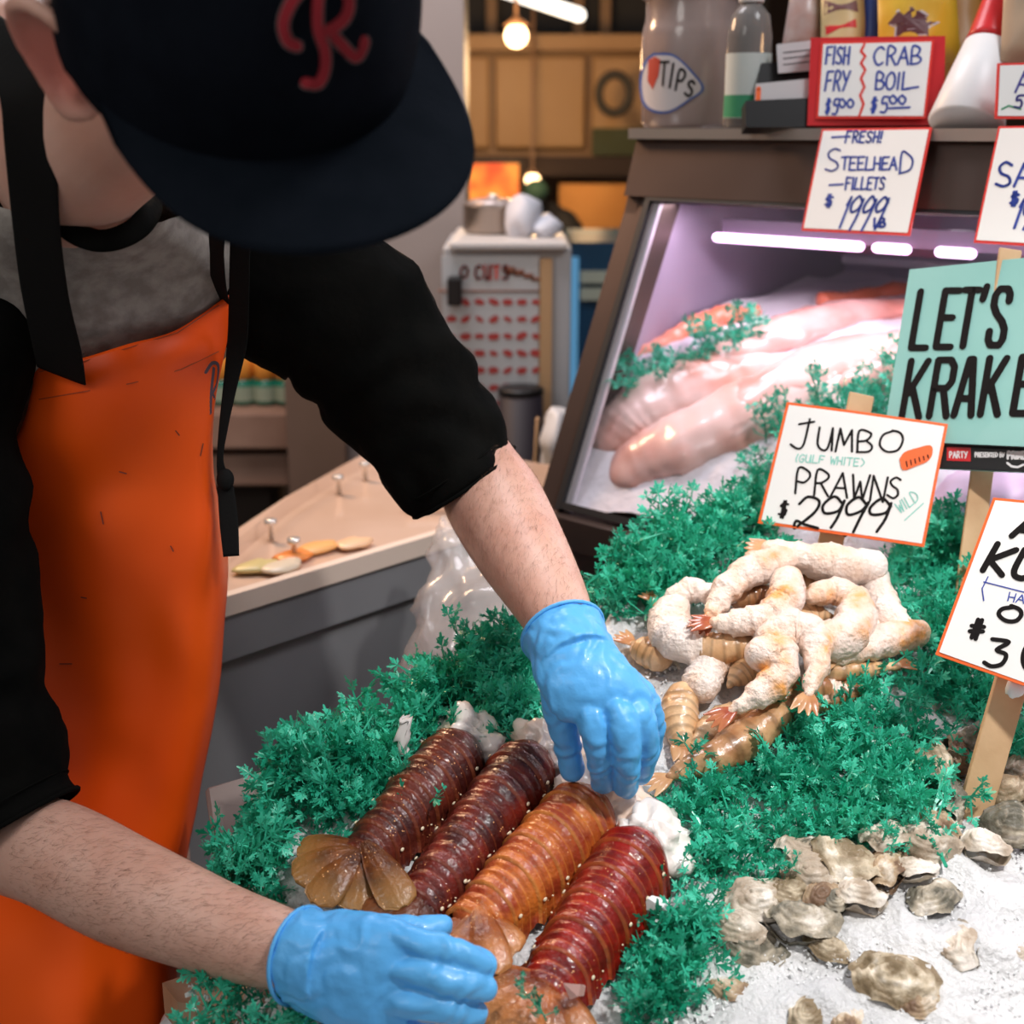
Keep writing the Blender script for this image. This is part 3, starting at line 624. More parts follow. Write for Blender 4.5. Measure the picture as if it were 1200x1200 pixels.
o, nn = puffy('crab_boil_packet', [(1028, -50), (1118, -50), (1126, 70), (1030, 100)], d1 - .02, yb, 'bright yellow crab boil bag with a dark crest above the handwritten sign', 'packet', .028)
tr_ = bvh(o); cst = decal(o, tr_, 'crest', [(1040, 28), (1052, 14), (1070, 7), (1082, 16), (1098, 26), (1088, 30), (1088, 42), (1050, 42), (1051, 31)], mat('crest_dark', (.10, .03, .035), .5))
decal(o, tr_, 'crest_border', [(1036, 30), (1051, 12), (1070, 4), (1084, 14), (1102, 26), (1090, 32), (1090, 45), (1048, 45), (1049, 32)], mat('crest_pale', (.5, .48, .5), .5), .0003)
o, nn = puffy('blue_packet', [(1012, -40), (1034, -40), (1036, 60), (1012, 60)], d1 + .02, mat('blue_packet', (.01, .04, .22), .4), 'dark blue packet squeezed between the cream and yellow ones', 'packet', .01)
o, nn = puffy('amber_packet', [(1100, -50), (1150, -50), (1150, 150), (1105, 150)], d1 + .04, mat('amber', (.30, .14, .03), .4), 'amber packet in shade behind the white cone', 'packet', .015)
# red carton with handwritten price card
t = tag(card('red_carton', None, [(950, 44), (1108, 42), (1106, 147), (946, 147)], [d1 - .035, d1 - .075, d1 - .075, d1 - .035], .05, M['red'])[0], 'flat red carton propping up the fish fry and crab boil card', 'carton')
def sign(name, label, pix, deps, edge_m, border=4, th=.002, parent=None, bow=0, face=None, cat='sign'):
    t = thing(name, label, cat, P(*np.mean([pix[2], pix[3]], axis=0), (deps[2] + deps[3]) / 2))
    cs = [P(x, y, d) for (x, y), d in zip(pix, deps)]
    o, n_ = panel('card', cs, th, edge_m, t, bow=bow)
    cc_ = np.mean(cs, axis=0); ins = []
    for q in cs: ins.append(q)
    tl, tr, br, bl = cs; b = border / 1550 * np.mean(deps)
    ix, iy = nrm(tr - tl) * b, nrm(bl - tl) * b
    f_, _ = panel('card_face', [tl + ix + iy + n_ * .0006, tr - ix + iy + n_ * .0006, br - ix - iy + n_ * .0006, bl + ix - iy + n_ * .0006], .0003, face or M['paper'], t, bow=bow)
    tree = bvh(f_)
    def fn(px, py):
        q = hit(tree, px, py, 0)
        if q is None: q = toplane(px, py, tl + n_ * .0006, n_)
        return q, n_
    return t, fn, n_
dd = d1 - .078
t, fn, n_ = sign('price_card', 'red edged card reading Fish Fry and Crab Boil standing on the case top', [(962, 49), (1095, 46), (1085, 139), (956, 139)], [dd + .038, dd - .002, dd - .002, dd + .038], M['red_edge'], 3)
strokes('blue_lettering', text_strokes('FISH', 967, 75, 7, 20, .2, .1) + text_strokes('FRY', 966, 106, 8, 22, .2, .15) + text_strokes('$5', 966, 134, 7, 18, .3, .1) + text_strokes('00', 983, 126, 8, 10, .2) + text_strokes('CRAB', 1023, 76, 12, 21, .2, .1) + text_strokes('BOIL', 1025, 105, 10, 20, .25, .1) + [[(1062, 104), (1076, 102)]] + text_strokes('$5', 1019, 132, 9, 18, .35, .1) + text_strokes('00', 1042, 122, 9, 10, .2) + [[(1042, 127), (1066, 126)]], .0013, fn, M['blue_ink'], t)
strokes('red_divider', [[(1013, 52), (1009, 60), (1014, 66), (1009, 74), (1014, 82), (1009, 92), (1013, 102), (1008, 112), (1012, 122), (1007, 136)]], .0015, fn, M['red_edge'], t)
# white and red squeeze bottle leaning
b0 = P(1132, 147, d1 - .12); ax = nrm(P(1166, 20, d1 - .10) - b0)
t = thing('squeeze_bottle', 'white cone bottle with a red top right of the handwritten card', 'bottle', b0)
mk('bottle_body', *lathe([(.040, 0), (.043, .004), (.034, .06), (.026, .105)], b0 - ax * .002, 30, ax), M['white'], t); mk('red_top', *lathe([(.0265, .104), (.024, .115), (.018, .17), (.006, .21)], b0 - ax * .002, 30, ax), M['red'], t)
o, nn = puffy('breading_bag', [(1178, -40), (1240, -40), (1240, 80), (1172, 72)], d1 - .14, mat('beige_bag', (.42, .30, .20), .4), 'beige bag at the top right corner above a small card', 'packet', .02)
t, fn, n_ = sign('price_card', 'small red edged card at the right edge of the case top', [(1169, 74), (1260, 72), (1255, 139), (1166, 139)], [d1 - .19] * 4, M['red_edge'], 3)
strokes('blue_lettering', text_strokes('ALS', 1190, 108, 14, 24, .3, .15) + text_strokes('5', 1188, 126, 10, 14, .3, .15), .0013, fn, mat('violet_ink', (.06, .05, .28), .4), t); strokes('green_lettering', [[(1174, 128), (1182, 124), (1196, 128)]], .001, fn, mat('green_ink', (.05, .3, .15), .4), t)
# hanging signs on the slanted glass
def onglass(px, py, out=.02): return toplane(px, py, C(0, .2, .44, out), GNo)
def hang(label, pix, words, outs=(.036, .036, .036, .036)):
    cs = [onglass(x, y, o_) for (x, y), o_ in zip(pix, outs)]; deps = [np.dot(q - CP, CF) for q in cs]
    return sign('hanging_sign', label, pix, deps, M['red_edge'], 3)
t, fn, n_ = hang('red edged handwritten Steelhead sign hanging over the case glass', [(963, 151), (1092, 149), (1066, 276), (939, 270)], None)
strokes('blue_lettering', text_strokes('FRESH!', 990, 167, 6.5, 13, .25, .2) + [[(975, 161), (992, 160)]] + text_strokes('S', 966, 201, 18, 27, .2, .1) + text_strokes('TEELHEA', 985, 199, 8.5, 15, .12, .1) + text_strokes('D', 1053, 203, 15, 24, .2, .1) +
        [[(972, 217), (988, 216)]] + text_strokes('FILLETS', 990, 222, 6, 14, .22, .15) + text_strokes('$', 965, 243, 12, 15, .2, .1), .0012, fn, M['blue_ink'], t)
strokes('price_lettering', text_strokes('1999', 982, 268, 14, 38, .05, .35) + text_strokes('LB', 1024, 266, 6, 10, .2), .0015, fn, M['blue_ink'], t)
t, fn, n_ = hang('red edged handwritten sign cut off by the right edge of the photo', [(1170, 148), (1300, 146), (1270, 292), (1141, 284)], None)
strokes('blue_lettering', text_strokes('SA', 1166, 219, 20, 28, .1, .1) + text_strokes('$', 1182, 241, 13, 16, .2, .1) + text_strokes('19', 1186, 268, 14, 34, .05, .35), .0016, fn, M['blue_ink'], t)
# ------------------------------------------------------------------ teal poster on a stake
def stake(parent, pts, w, m=None, th=.004, name='stake'):
    c_ = [np.asarray(p) for p in pts]; ax_ = nrm(c_[1] - c_[0]); sd_ = nrm(np.cross(ax_, CF)); fw = np.cross(sd_, ax_)
    o = mk(name, *boxv((c_[0] + c_[1]) / 2, sd_ * w / 2, fw * th / 2, (c_[1] - c_[0]) / 2), m or M['stake'], parent, smooth=False)
    b_ = o.modifiers.new('bevel', 'BEVEL'); b_.width = .0012; b_.segments = 2; return o
KD = 1.385
pixk = [(1066, 316), (1262, 296), (1250, 556), (1030, 546)]; dk = [KD + .02, KD - .08, KD - .11, KD - .01]
t, fn, n_ = sign('poster_sign', 'teal poster on a wooden stake with bold black letters in front of the case', pixk, dk, M['teal_sign'], 0.1, .003, face=M['teal_sign'])
stake(t, [P(1184, 292, KD - .035), P(1132, 700, KD - .06)], .023)
shape('black_band', [(1034, 516), (1252, 526), (1250, 556), (1030, 546)], fn, M['black'], t, .0007)
shape('red_patch', [(1110, 524), (1138, 525), (1138, 541), (1110, 540)], fn, M['red'], t, .0012)
strokes('band_print', text_strokes('PRESENTED BY', 1143, 536, 2.4, 5, .25) + text_strokes('PARTY', 1113, 537, 3.4, 7, .3), .0006, fn, M['white'], t, .0016)
strokes('smile_mark', text_strokes('prime'.upper(), 1181, 538, 4, 8, .25) + [[(1181, 543), (1186, 547), (1193, 548), (1200, 545)]], .0011, fn, M['white'], t, .0016)
# bold condensed block letters built as thick strokes
def bold(s, pts_x, y0, y1, w, slant, pen_px):
    out = []
    H = {'L': [[(0, 1), (0, 0), (1, 0)]], 'E': [[(1, 1), (0, 1), (0, 0), (1, 0)], [(0, .52), (.8, .52)]], 'T': [[(0, 1), (1, 1)], [(.5, 1), (.5, 0)]], "'": [[(.6, 1.05), (.25, .82)]],
         'S': [[(1, .78), (1, .9), (.8, 1), (.25, 1), (0, .88), (0, .7), (.3, .55), (.75, .42), (1, .28), (1, .1), (.8, 0), (.2, 0), (0, .1), (0, .25)]],
         'K': [[(0, 0), (0, 1)], [(1, 1), (.15, .42)], [(.3, .55), (1, 0)]], 'R': [[(0, 0), (0, 1), (.75, 1), (1, .88), (1, .62), (.75, .5), (0, .5)], [(.55, .5), (1, 0)]],
         'A': [[(0, 0), (.4, 1), (.6, 1), (1, 0)], [(.2, .3), (.8, .3)]], 'N': [[(0, 0), (0, 1), (1, 0), (1, 1)]]}
    for ch, x in zip(s, pts_x):
        ww = w * (.4 if ch == "'" else 1)
        for st in H[ch]:
            L = []
            for (a_, b_), (c_, d_) in zip(st, st[1:]):
                for k in np.linspace(0, 1, 5)[:-1]:
                    q = (a_ + (c_ - a_) * k, b_ + (d_ - b_) * k); L.append((x + q[0] * ww + slant * q[1] * (y0 - y1), y0 - q[1] * (y0 - y1) - (x - 1060) * .035))
            q = st[-1]; L.append((x + q[0] * ww + slant * q[1] * (y0 - y1), y0 - q[1] * (y0 - y1) - (x - 1060) * .035)); out.append(L)
    return out
strokes('block_lettering', bold("LET'S", (1068, 1097, 1120, 1141, 1157), 408, 342, 17, .17, 5), .0037, fn, M['ink'], t, .0007)
strokes('block_lettering', bold("KRAKEN", (1057, 1089, 1118, 1149, 1187, 1218), 489, 423, 20, .17, 5), .0037, fn, M['ink'], t, .0007)
# ------------------------------------------------------------------ jumbo prawns sign
pixj = [(922, 471), (1111, 497), (1083, 641), (888, 613)]; dj = [1.385, 1.34, 1.325, 1.37]
t, fn, n_ = sign('price_sign', 'orange edged handwritten Jumbo Prawns price sign behind the prawns', pixj, dj, M['orange_edge'], 3.4, .0025, bow=.002)
stake(t, [P(1010, 462, 1.372), P(960, 700, 1.36)], .026)
pen = .0012
strokes('black_lettering', text_strokes('J', 926, 526, 22, 36, .1, .1, 5) + text_strokes('UMB', 956, 527, 19, 26, .22, .05, 4) + text_strokes('O', 1029, 529, 27, 26, .2, .1, 4) +
        text_strokes('PRAWN', 929, 578, 19, 29, .18, .05, 5.5) + text_strokes('S', 1039, 583, 15, 24, .2, .1, 3) + text_strokes('$', 910, 606, 13, 20, .2, .1, 5), pen, fn, M['ink'], t)
strokes('price_lettering', text_strokes('2999', 927, 619, 29, 38, -.04, .2, 2) + [[(988, 626), (991, 628)]], .0015, fn, M['ink'], t)
strokes('teal_lettering', text_strokes('(GULF WHITE)', 932, 541, 6.5, 9, .2, .1, 4), .0006, fn, M['teal_ink'], t); strokes('teal_lettering', text_strokes('WILD', 1055, 602, 7, 13, .2, .1, -35) + [[(1060, 610), (1082, 590)]], .0006, fn, M['teal_ink'], t)
ol = [tuple(p) for p in cat_([(1054, 538), (1060, 530), (1075, 525), (1090, 522), (1093, 530), (1088, 540), (1072, 547), (1058, 551), (1054, 538)], 3)[:-1]]
shape('orange_prawn_mark', ol, fn, M['orange_edge'], t, .001)
strokes('prawn_mark_lines', [[(1062 + k * 5, 541 - k * 1.5), (1063 + k * 5, 547 - k * 2)] for k in range(6)], .0006, fn, M['ink'], t, .0014)
# ------------------------------------------------------------------ oyster sign, right edge
pixr = [(1164, 583), (1345, 600), (1290, 835), (1096, 767)]; dr = [1.13, 1.07, 1.05, 1.11]
t, fn, n_ = sign('price_sign', 'red edged oyster price sign on a wooden stake at the right edge', pixr, dr, M['orange_edge'], 3.6, .0025)
stake(t, [P(1196, 760, 1.115), P(1128, 1000, 1.105)], .0275, th=.007)
strokes('black_lettering', text_strokes('KUMO', 1147, 668, 30, 34, .15, .3, 12) + text_strokes('A', 1186, 628, 26, 20, .2, .2, 8), .0026, fn, M['ink'], t)
strokes('black_lettering', text_strokes('OYS', 1168, 726, 26, 18, .2, .15, 10) + text_strokes('#', 1134, 747, 16, 22, .2, .1, 8) + text_strokes('3', 1152, 778, 28, 32, .2, .1, 10) + text_strokes('0', 1194, 782, 20, 32, .2, .1, 8), .0018, fn, M['ink'], t)
strokes('blue_lettering', [[(1158, 676), (1151, 690), (1153, 704)], [(1153, 682), (1200, 694)]] + text_strokes('HALF', 1180, 704, 9, 10, .2, .1, 10), .0005, fn, M['blue_ink'], t)
tag(mk('white_clip', *ball(P(1190, 806, 1.095), CX * .008, CF * .006, CU * .009, 12, 8, lambda p: p + fbm(p, 150, 2) * .003), M['white']), 'crumpled white tape lump below the oyster sign', 'tape')
# ================================================================== ice bed
u0 = np.dot(L0, UU) - .022; v0 = np.dot(A0, VV) - .004
icem = mat('shaved_ice', (.56, .565, .575), .3, 0, (.66, .66, .665), 14, bump=.8, bscale=170, bdist=.004, sss=0, coat=.3, bdet=5)
def mound(x, y):
    z = ground_z(x, y)
    for px, py, r_, h in MO: z += h * math.exp(-(((x - px) ** 2 + (y - py) ** 2) / r_ ** 2))
    return z
MO = []
for px, py, r_, h in ((900, 750, .13, .03), (1130, 1130, .16, .03), (520, 760, .10, .0), (1230, 950, .12, .0)):
    q = G(px, py); MO.append((q[0], q[1], r_, h))
def GM(px, py, h=0.):
    """point on the ice surface (with mounds) below pixel"""
    k = 0.
    for _ in range(12):
        q = G(px, py, k + h); k = mound(q[0], q[1]) - ground_z(q[0], q[1])
    return G(px, py, k + h)
BL_ = [G(150, 1080), G(238, 962), G(330, 905), G(470, 830), G(600, 775), G(690, 735), G(740, 680), G(860, 628), G(960, 600)]
def beyond(x, y):
    '''distance past the back rim of the tray'''
    if x < BL_[0][0]: return .2
    for a, b in zip(BL_, BL_[1:]):
        if a[0] <= x <= b[0]: return y - (a[1] + (b[1] - a[1]) * (x - a[0]) / (b[0] - a[0]))
    return -1.
NI, NJ = 190, 210; v = []; idx = {}; f = []
for i in range(NI):
    for j in range(NJ):
        uu = .30 + (u0 - .30) * i / (NI - 1); vv = -.45 + (v0 + .45) * j / (NJ - 1); p = UU * uu + VV * vv
        x, y = p[0], p[1]
        lim = -.275 + .05 * math.sin(y * 9); edge = max(0., min(1., (x - lim) / .05))
        z = mound(x, y) * 1 - (1 - edge) * .10
        z = min(z, 1.04) + fbm((x, y, 0), 26, 4) * .010 + abs(noise.noise(Vector((x * 95, y * 95, 3)))) * .006 + abs(noise.noise(Vector((x * 210, y * 210, 7)))) * .005
        if y < .70: z -= (.70 - y) * .15
        bd = beyond(x, y)
        if bd > -.03: z -= .10 * min(1, (bd + .03) / .03) ** 2
        if x > -.33 and y > .55 and bd < .002: idx[(i, j)] = len(v); v.append((x, y, z))
for i in range(NI - 1):
    for j in range(NJ - 1):
        q = [(i, j), (i, j + 1), (i + 1, j + 1), (i + 1, j)]
        if all(k in idx for k in q): f.append([idx[k] for k in q][::-1])
ice = tag(mk('ice_bed', v, f, icem), 'sloping bed of white shaved ice under the seafood', 'ice', kind='stuff')
# crystals strewn on the ice
chipm = mat('ice_crystal', (.90, .91, .92), .18, trans=.12, coat=.3, ior=1.31)
def crystal(r_):
    n_ = 7; vs = []
    for i in range(n_): d = nrm(rng.normal(size=3)); vs.append(d * r_ * rng.uniform(.5, 1.1) * np.array([1, .8, .6]))
    bm = bmesh.new(); [bm.verts.new(q) for q in vs]; bmesh.ops.convex_hull(bm, input=bm.verts); bm.verts.index_update()
    keep = [q for q in bm.verts if q.link_faces]; m_ = {q: i for i, q in enumerate(keep)}
    out = (np.array([q.co[:] for q in keep]), [tuple(m_[q] for q in fc.verts) for fc in bm.faces]); bm.free(); return out
def rotm():
    q = rng.normal(size=4); q /= np.linalg.norm(q); w, x, y, z = q
    return np.array([[1 - 2 * (y * y + z * z), 2 * (x * y - z * w), 2 * (x * z + y * w)], [2 * (x * y + z * w), 1 - 2 * (x * x + z * z), 2 * (y * z - x * w)], [2 * (x * z - y * w), 2 * (y * z + x * w), 1 - 2 * (x * x + y * y)]])
CR = [crystal(1) for _ in range(14)]
def inpoly(x, y, poly):
    c_ = False; j = len(poly) - 1
    for i in range(len(poly)):
        if (poly[i][1] > y) != (poly[j][1] > y) and x < (poly[j][0] - poly[i][0]) * (y - poly[i][1]) / (poly[j][1] - poly[i][1]) + poly[i][0]: c_ = not c_
        j = i
    return c_
def sample(poly):
    xs = [p[0] for p in poly]; ys = [p[1] for p in poly]
    while True:
        x, y = rng.uniform(min(xs), max(xs)), rng.uniform(min(ys), max(ys))
        if inpoly(x, y, poly): return x, y
def strew(label, polys, m, off=.001):
    V = []; F = []; k = 0
    for poly, n_, r0, r1 in polys:
        for _ in range(n_):
            x, y = sample(poly); p = GM(x, y, off); s = rng.uniform(r0, r1) * rng.uniform(.5, 1); cv, cf = CR[rng.integers(len(CR))]
            V.append((cv * s) @ rotm().T + p); F += [tuple(a + k for a in q) for q in cf]; k += len(cv)
    return tag(mk('ice_crystals', np.vstack(V), F, m, smooth=False), label, 'ice', kind='stuff')
strew('loose clear ice crystals strewn over the seafood bed', [([(830, 1100), (1000, 1040), (1200, 960), (1240, 1230), (700, 1230)], 1800, .0015, .004), ([(560, 1080), (700, 960), (760, 1100), (640, 1220)], 420, .002, .005), ([(700, 700), (830, 740), (860, 900), (760, 900)], 380, .002, .0055),
    ([(960, 760), (1060, 760), (1080, 860), (950, 850)], 200, .003, .007), ([(770, 1090), (850, 1060), (860, 1200), (740, 1200)], 420, .003, .009), ([(560, 760), (640, 760), (650, 880), (560, 860)], 240, .002, .006), ([(220, 1130), (420, 1130), (400, 1210), (220, 1210)], 200, .002, .006), ([(300, 990), (360, 1000), (350, 1060), (290, 1050)], 80, .002, .006)], chipm)
# ================================================================== lobster tails
def shellmat(name, base, mid, edge, bl=.5):
    m = bpy.data.materials.new(name); n, l = nodes_of(m); b = n['Principled BSDF']
    tc = n.new('ShaderNodeTexCoord'); t1 = n.new('ShaderNodeTexNoise'); t1.inputs['Scale'].default_value = 45; t1.inputs['Detail'].default_value = 5; l.new(tc.outputs['Object'], t1.inputs['Vector'])
    r1 = n.new('ShaderNodeValToRGB'); r1.color_ramp.elements[0].position = .38; r1.color_ramp.elements[1].position = .64; r1.color_ramp.elements[0].color = (*base, 1); r1.color_ramp.elements[1].color = (*mid, 1); l.new(t1.outputs['Fac'], r1.inputs['Fac'])
    at = n.new('ShaderNodeVertexColor'); at.layer_name = 'tint'; sp = n.new('ShaderNodeSeparateColor'); l.new(at.outputs['Color'], sp.inputs[0])
    mx = n.new('ShaderNodeMix'); mx.data_type = 'RGBA'; l.new(sp.outputs[0], mx.inputs['Factor']); l.new(r1.outputs['Color'], mx.inputs['A']); mx.inputs['B'].default_value = (*edge, 1)
    # small pale speckles
    vo = n.new('ShaderNodeTexVoronoi'); vo.inputs['Scale'].default_value = 260; l.new(tc.outputs['Object'], vo.inputs['Vector'])
    t3 = n.new('ShaderNodeTexNoise'); t3.inputs['Scale'].default_value = 60; l.new(tc.outputs['Object'], t3.inputs['Vector'])
    a1 = n.new('ShaderNodeMath'); a1.operation = 'LESS_THAN'; a1.inputs[1].default_value = .17; l.new(vo.outputs['Distance'], a1.inputs[0])
    a2 = n.new('ShaderNodeMath'); a2.operation = 'GREATER_THAN'; a2.inputs[1].default_value = .56; l.new(t3.outputs['Fac'], a2.inputs[0])
    a3 = n.new('ShaderNodeMath'); a3.operation = 'MULTIPLY'; l.new(a1.outputs[0], a3.inputs[0]); l.new(a2.outputs[0], a3.inputs[1])
    m2 = n.new('ShaderNodeMix'); m2.data_type = 'RGBA'; l.new(a3.outputs[0], m2.inputs['Factor']); l.new(mx.outputs['Result'], m2.inputs['A']); m2.inputs['B'].default_value = (.75, .38, .16, 1)
    l.new(m2.outputs['Result'], b.inputs['Base Color'])
    t2 = n.new('ShaderNodeTexNoise'); t2.inputs['Scale'].default_value = 260; t2.inputs['Detail'].default_value = 4; l.new(tc.outputs['Object'], t2.inputs['Vector'])
    bp = n.new('ShaderNodeBump'); bp.inputs['Strength'].default_value = .8; bp.inputs['Distance'].default_value = .0013; l.new(t2.outputs['Fac'], bp.inputs['Height'])
    l.new(bp.outputs['Normal'], b.inputs['Normal']); l.new(bp.outputs['Normal'], b.inputs['Coat Normal'])
    b.inputs['Roughness'].default_value = .42; b.inputs['Specular IOR Level'].default_value = .25; b.inputs['Coat Weight'].default_value = .75; b.inputs['Coat Roughness'].default_value = .03
    return m
meatm = mat('lobster_meat', (.82, .68, .60), .3, 0, (.80, .50, .30), 22, 4, .5, .75, bump=.5, bscale=70, bdist=.003, coat=.5)
meatw = mat('lobster_meat_white', (.84, .78, .74), .3, 0, (.82, .62, .45), 20, 4, .55, .8, bump=.5, bscale=70, bdist=.003, coat=.5)
dotm = mat('shell_spot', (.80, .68, .48), .35, coat=.5)
def lobster(label, head, tailp, w, hgt, sm, fanm, nseg=6, fan=None, fanscale=1.0, mm=None, lift=.0, meatdir=None, ms=1.0):
    a_ = GM(*head, .002 + lift); b_ = GM(*tailp, .002 + lift); ax_ = nrm(b_ - a_); Lg = np.linalg.norm(b_ - a_); nn = GN; sd_ = nrm(np.cross(nn, ax_)); nn = np.cross(ax_, sd_)
    t = thing('lobster_tail', label, 'lobster tail', a_, 'rock lobster tails')
    def prof(s):   # half width and height along the tail
        wi = w / 2 * (1.02 - .36 * s ** 1.8) * (1 - .25 * max(0, .08 - s) / .08); return wi, hgt * (1 - .52 * s ** 2.0) * (1 - .25 * max(0, .08 - s) / .08)
    for k in range(nseg):
        s0 = k / nseg; s1 = (k + 1.12) / nseg; NS = 16; NA = 46; v = []; f = []; ti = []; mi = []
        for i in range(NS + 1):
            q = i / NS; s = s0 + (s1 - s0) * q; wi, hi = prof(min(s, 1.05))
            # grooves and a raised rear rim over the next segment
            ov = .0008 + .0019 * q ** 1.4
            gr = -.0020 * math.exp(-((q - .34) / .035) ** 2) - .0020 * math.exp(-((q - .62) / .035) ** 2) + .0006 * abs(math.sin(q * 9.5))
            rim = .0007 * math.exp(-((q - .93) / .06) ** 2)
            if i == NS: ov -= .0026
            e = ov + gr + rim
            for j in range(NA + 1):
                th = -1.93 + 3.86 * j / NA; an = abs(th)
                sag = .010 * (an / 1.93) ** 2                       # rings sweep back on the flanks
                x = math.sin(th) * (wi + e); z = math.cos(th) * (hi + e)
                e_g = 0
                if an > 1.45:                                         # pleura: pointed, spreading lobes
                    g = (an - 1.45) / .48; x = math.copysign(wi + e + .004 * g, th); z = math.cos(1.45) * hi - g * .013 * (1 - .75 * abs(q - .62) * 1.6)
                    z -= .002 * g * math.sin(q * 25)
                p = a_ + ax_ * (s * Lg + sag) + sd_ * x + nn * (z + .012)
                p = p + nn * fbm(p, 90, 2) * .0008
                v.append(p); ed = max(.8 * math.exp(-((q - .97) / .04) ** 2), .6 * math.exp(-((q - .39) / .022) ** 2), .6 * math.exp(-((q - .67) / .022) ** 2))
                ti.append((min(1, ed * (.55 + .45 * abs(math.sin(an * 2 + k)))), 0, 0))
        K = NA + 1
        for i in range(NS):
            for j in range(NA): f.append((i * K + j, (i + 1) * K + j, (i + 1) * K + j + 1, i * K + j + 1)); mi.append(0)
        for side in (1, -1):                                          # pale round spots low on each flank
            for th, q, r_ in ((1.12 + random.uniform(-.12, .1), .80, .0021), (1.25, random.uniform(.3, .6), .0008)):
                if random.random() < .3: continue
                s = s0 + (s1 - s0) * q; wi, hi = prof(s); e = .0042; x = side * math.sin(th) * (wi + e); z = math.cos(th) * (hi + e) + .012
                c_ = a_ + ax_ * (s * Lg + .010 * (th / 1.93) ** 2) + sd_ * x + nn * z; no = nrm(sd_ * side * math.sin(th) / wi + nn * math.cos(th) / hi); t1_ = ax_; t2_ = np.cross(no, t1_)
                bv, bf = ball(c_, t1_ * r_, t2_ * r_ * .8, no * .0009, 10, 5); kk = len(v); v += bv; f += [tuple(i + kk for i in qf) for qf in bf]; mi += [1] * len(bf); ti += [(0, 0, 0)] * len(bv)
        mk('shell_segment', v, f, [sm, dotm], t, True, mi, ti)
    # underside
    def uf(p, s, th, d): return p
    mk('underside', *tube([a_ + nn * .008 + ax_ * .004, a_ + ax_ * Lg * .5 + nn * .008, b_ + nn * .006], [w * .42, w * .40, w * .26], 20, 6, .35, nn), mm or meatw, t)
    # meat pushing out at the head end
    md = nrm(meatdir if meatdir is not None else (sd_ * 0 - ax_)); mc = a_ - ax_ * .004 + nn * .014 + md * .006
    def bl(p): d = nrm(p - mc); return p + d * (fbm(p, 55, 3) * .014 + abs(noise.noise(Vector(p * 130))) * .006)
    mk('meat', *ball(mc, sd_ * w * .56 * ms, ax_ * .024 * ms, nn * hgt * .66, 48, 32, bl), mm or meatw, t)
    # tail fan
    mk('tail_base', *ball(b_ + nn * (.010 + hgt * .22) - ax_ * .004, sd_ * w * .33, ax_ * .016, nn * (hgt * .30 + .003), 26, 16, lambda p: p + nn * fbm(p, 80, 2) * .002), sm, t)
    fc = b_ + nn * (.012 + hgt * .30) - ax_ * .006; fs = fanscale
    for k, (ang, ln, wd, li) in enumerate(fan or ((0, .060, .014, .004), (28, .060, .014, .002), (-28, .060, .014, .002), (56, .056, .014, -.001), (-56, .056, .014, -.001))):
        a2 = R(ang); d = ax_ * math.cos(a2) + sd_ * math.sin(a2); e_ = np.cross(nn, d); ln *= fs; wd *= fs; NS = 14; NW = 12; v = []; f = []; ti = []
        for sf in (1, -1):
            for i in range(NS + 1):
                q = i / NS; ww = wd * (.35 + .75 * math.sin(min(1, q * 1.12) * math.pi * .56)) * (1 if q < .86 else math.sqrt(max(0, 1 - ((q - .86) / .145) ** 2)))
                for j in range(NW + 1):
                    r_ = j / NW * 2 - 1; th_ = (.0028 * (1 - q * .75) * (1 - r_ * r_ * .7) + .0003)
                    p = fc + d * ln * q + e_ * ww * r_ + nn * (li + .010 * math.sin(q * 2.4) * (1 - .4 * r_ * r_) + sf * th_ - .004 * q + .0007 * math.sin(r_ * 22) * sf)
                    v.append(p); ti.append((min(1, max(0, (q - .45) * 1.7)), 0, 0))
        K = NW + 1; Q = K * (NS + 1)
        for i in range(NS):
            for j in range(NW): q = (i * K + j, (i + 1) * K + j, (i + 1) * K + j + 1, i * K + j + 1); f.append(q); f.append(tuple(x + Q for x in q[::-1]))
        for i in range(NS):
            for j in (0, NW): f.append((i * K + j, (i + 1) * K + j, (i + 1) * K + j + Q, i * K + j + Q))
        mk('tail_fin', v, f, fanm, t, True, None, ti)
    return t
s_dark = shellmat('dark_red_shell', (.050, .007, .005), (.13, .020, .010), (.34, .08, .025)); s_dark2 = shellmat('deep_red_shell', (.048, .005, .004), (.17, .014, .008), (.30, .07, .03))
s_or = shellmat('orange_shell', (.30, .040, .012), (.56, .15, .022), (.82, .36, .08)); s_red = shellmat('bright_red_shell', (.13, .003, .002), (.34, .010, .004), (.62, .17, .04))
f_br = shellmat('brown_fan', (.055, .012, .004), (.20, .060, .010), (.34, .17, .05)); f_or = shellmat('orange_fan', (.15, .03, .008), (.42, .12, .022), (.55, .24, .08)); f_dk = shellmat('dark_fan', (.04, .008, .004), (.13, .03, .008), (.20, .07, .02))
FN3 = ((-10, .055, .014, -.004), (24, .062, .015, .004), (52, .060, .015, .008), (80, .045, .013, .0))
lobster('darkest brown-red lobster tail, leftmost, its fan spread on the green garnish', (548, 893), (425, 1022), .058, .036, s_dark, f_br, fan=((4, .066, .0145, .004), (-26, .062, .015, .002), (32, .060, .0145, .0), (64, .072, .0145, .008), (-52, .055, .014, -.001)), fanscale=1.0)
lobster('dark red lobster tail lying second from the left, touching the leftmost one', (628, 905), (494, 1072), .058, .036, s_dark2, f_dk, mm=meatm, ms=1.15, fan=((0, .05, .0135, .0), (30, .05, .013, -.004), (-28, .052, .0135, .001), (-54, .05, .013, -.002)))
lobster('orange-brown lobster tail held by both blue gloved hands', (697, 962), (556, 1100), .066, .040, s_or, f_or, mm=meatm, ms=1.25, fan=FN3)
lobster('bright red lobster tail on the right with bare white meat at its top end', (752, 1010), (640, 1180), .062, .040, s_red, f_or, mm=meatw)
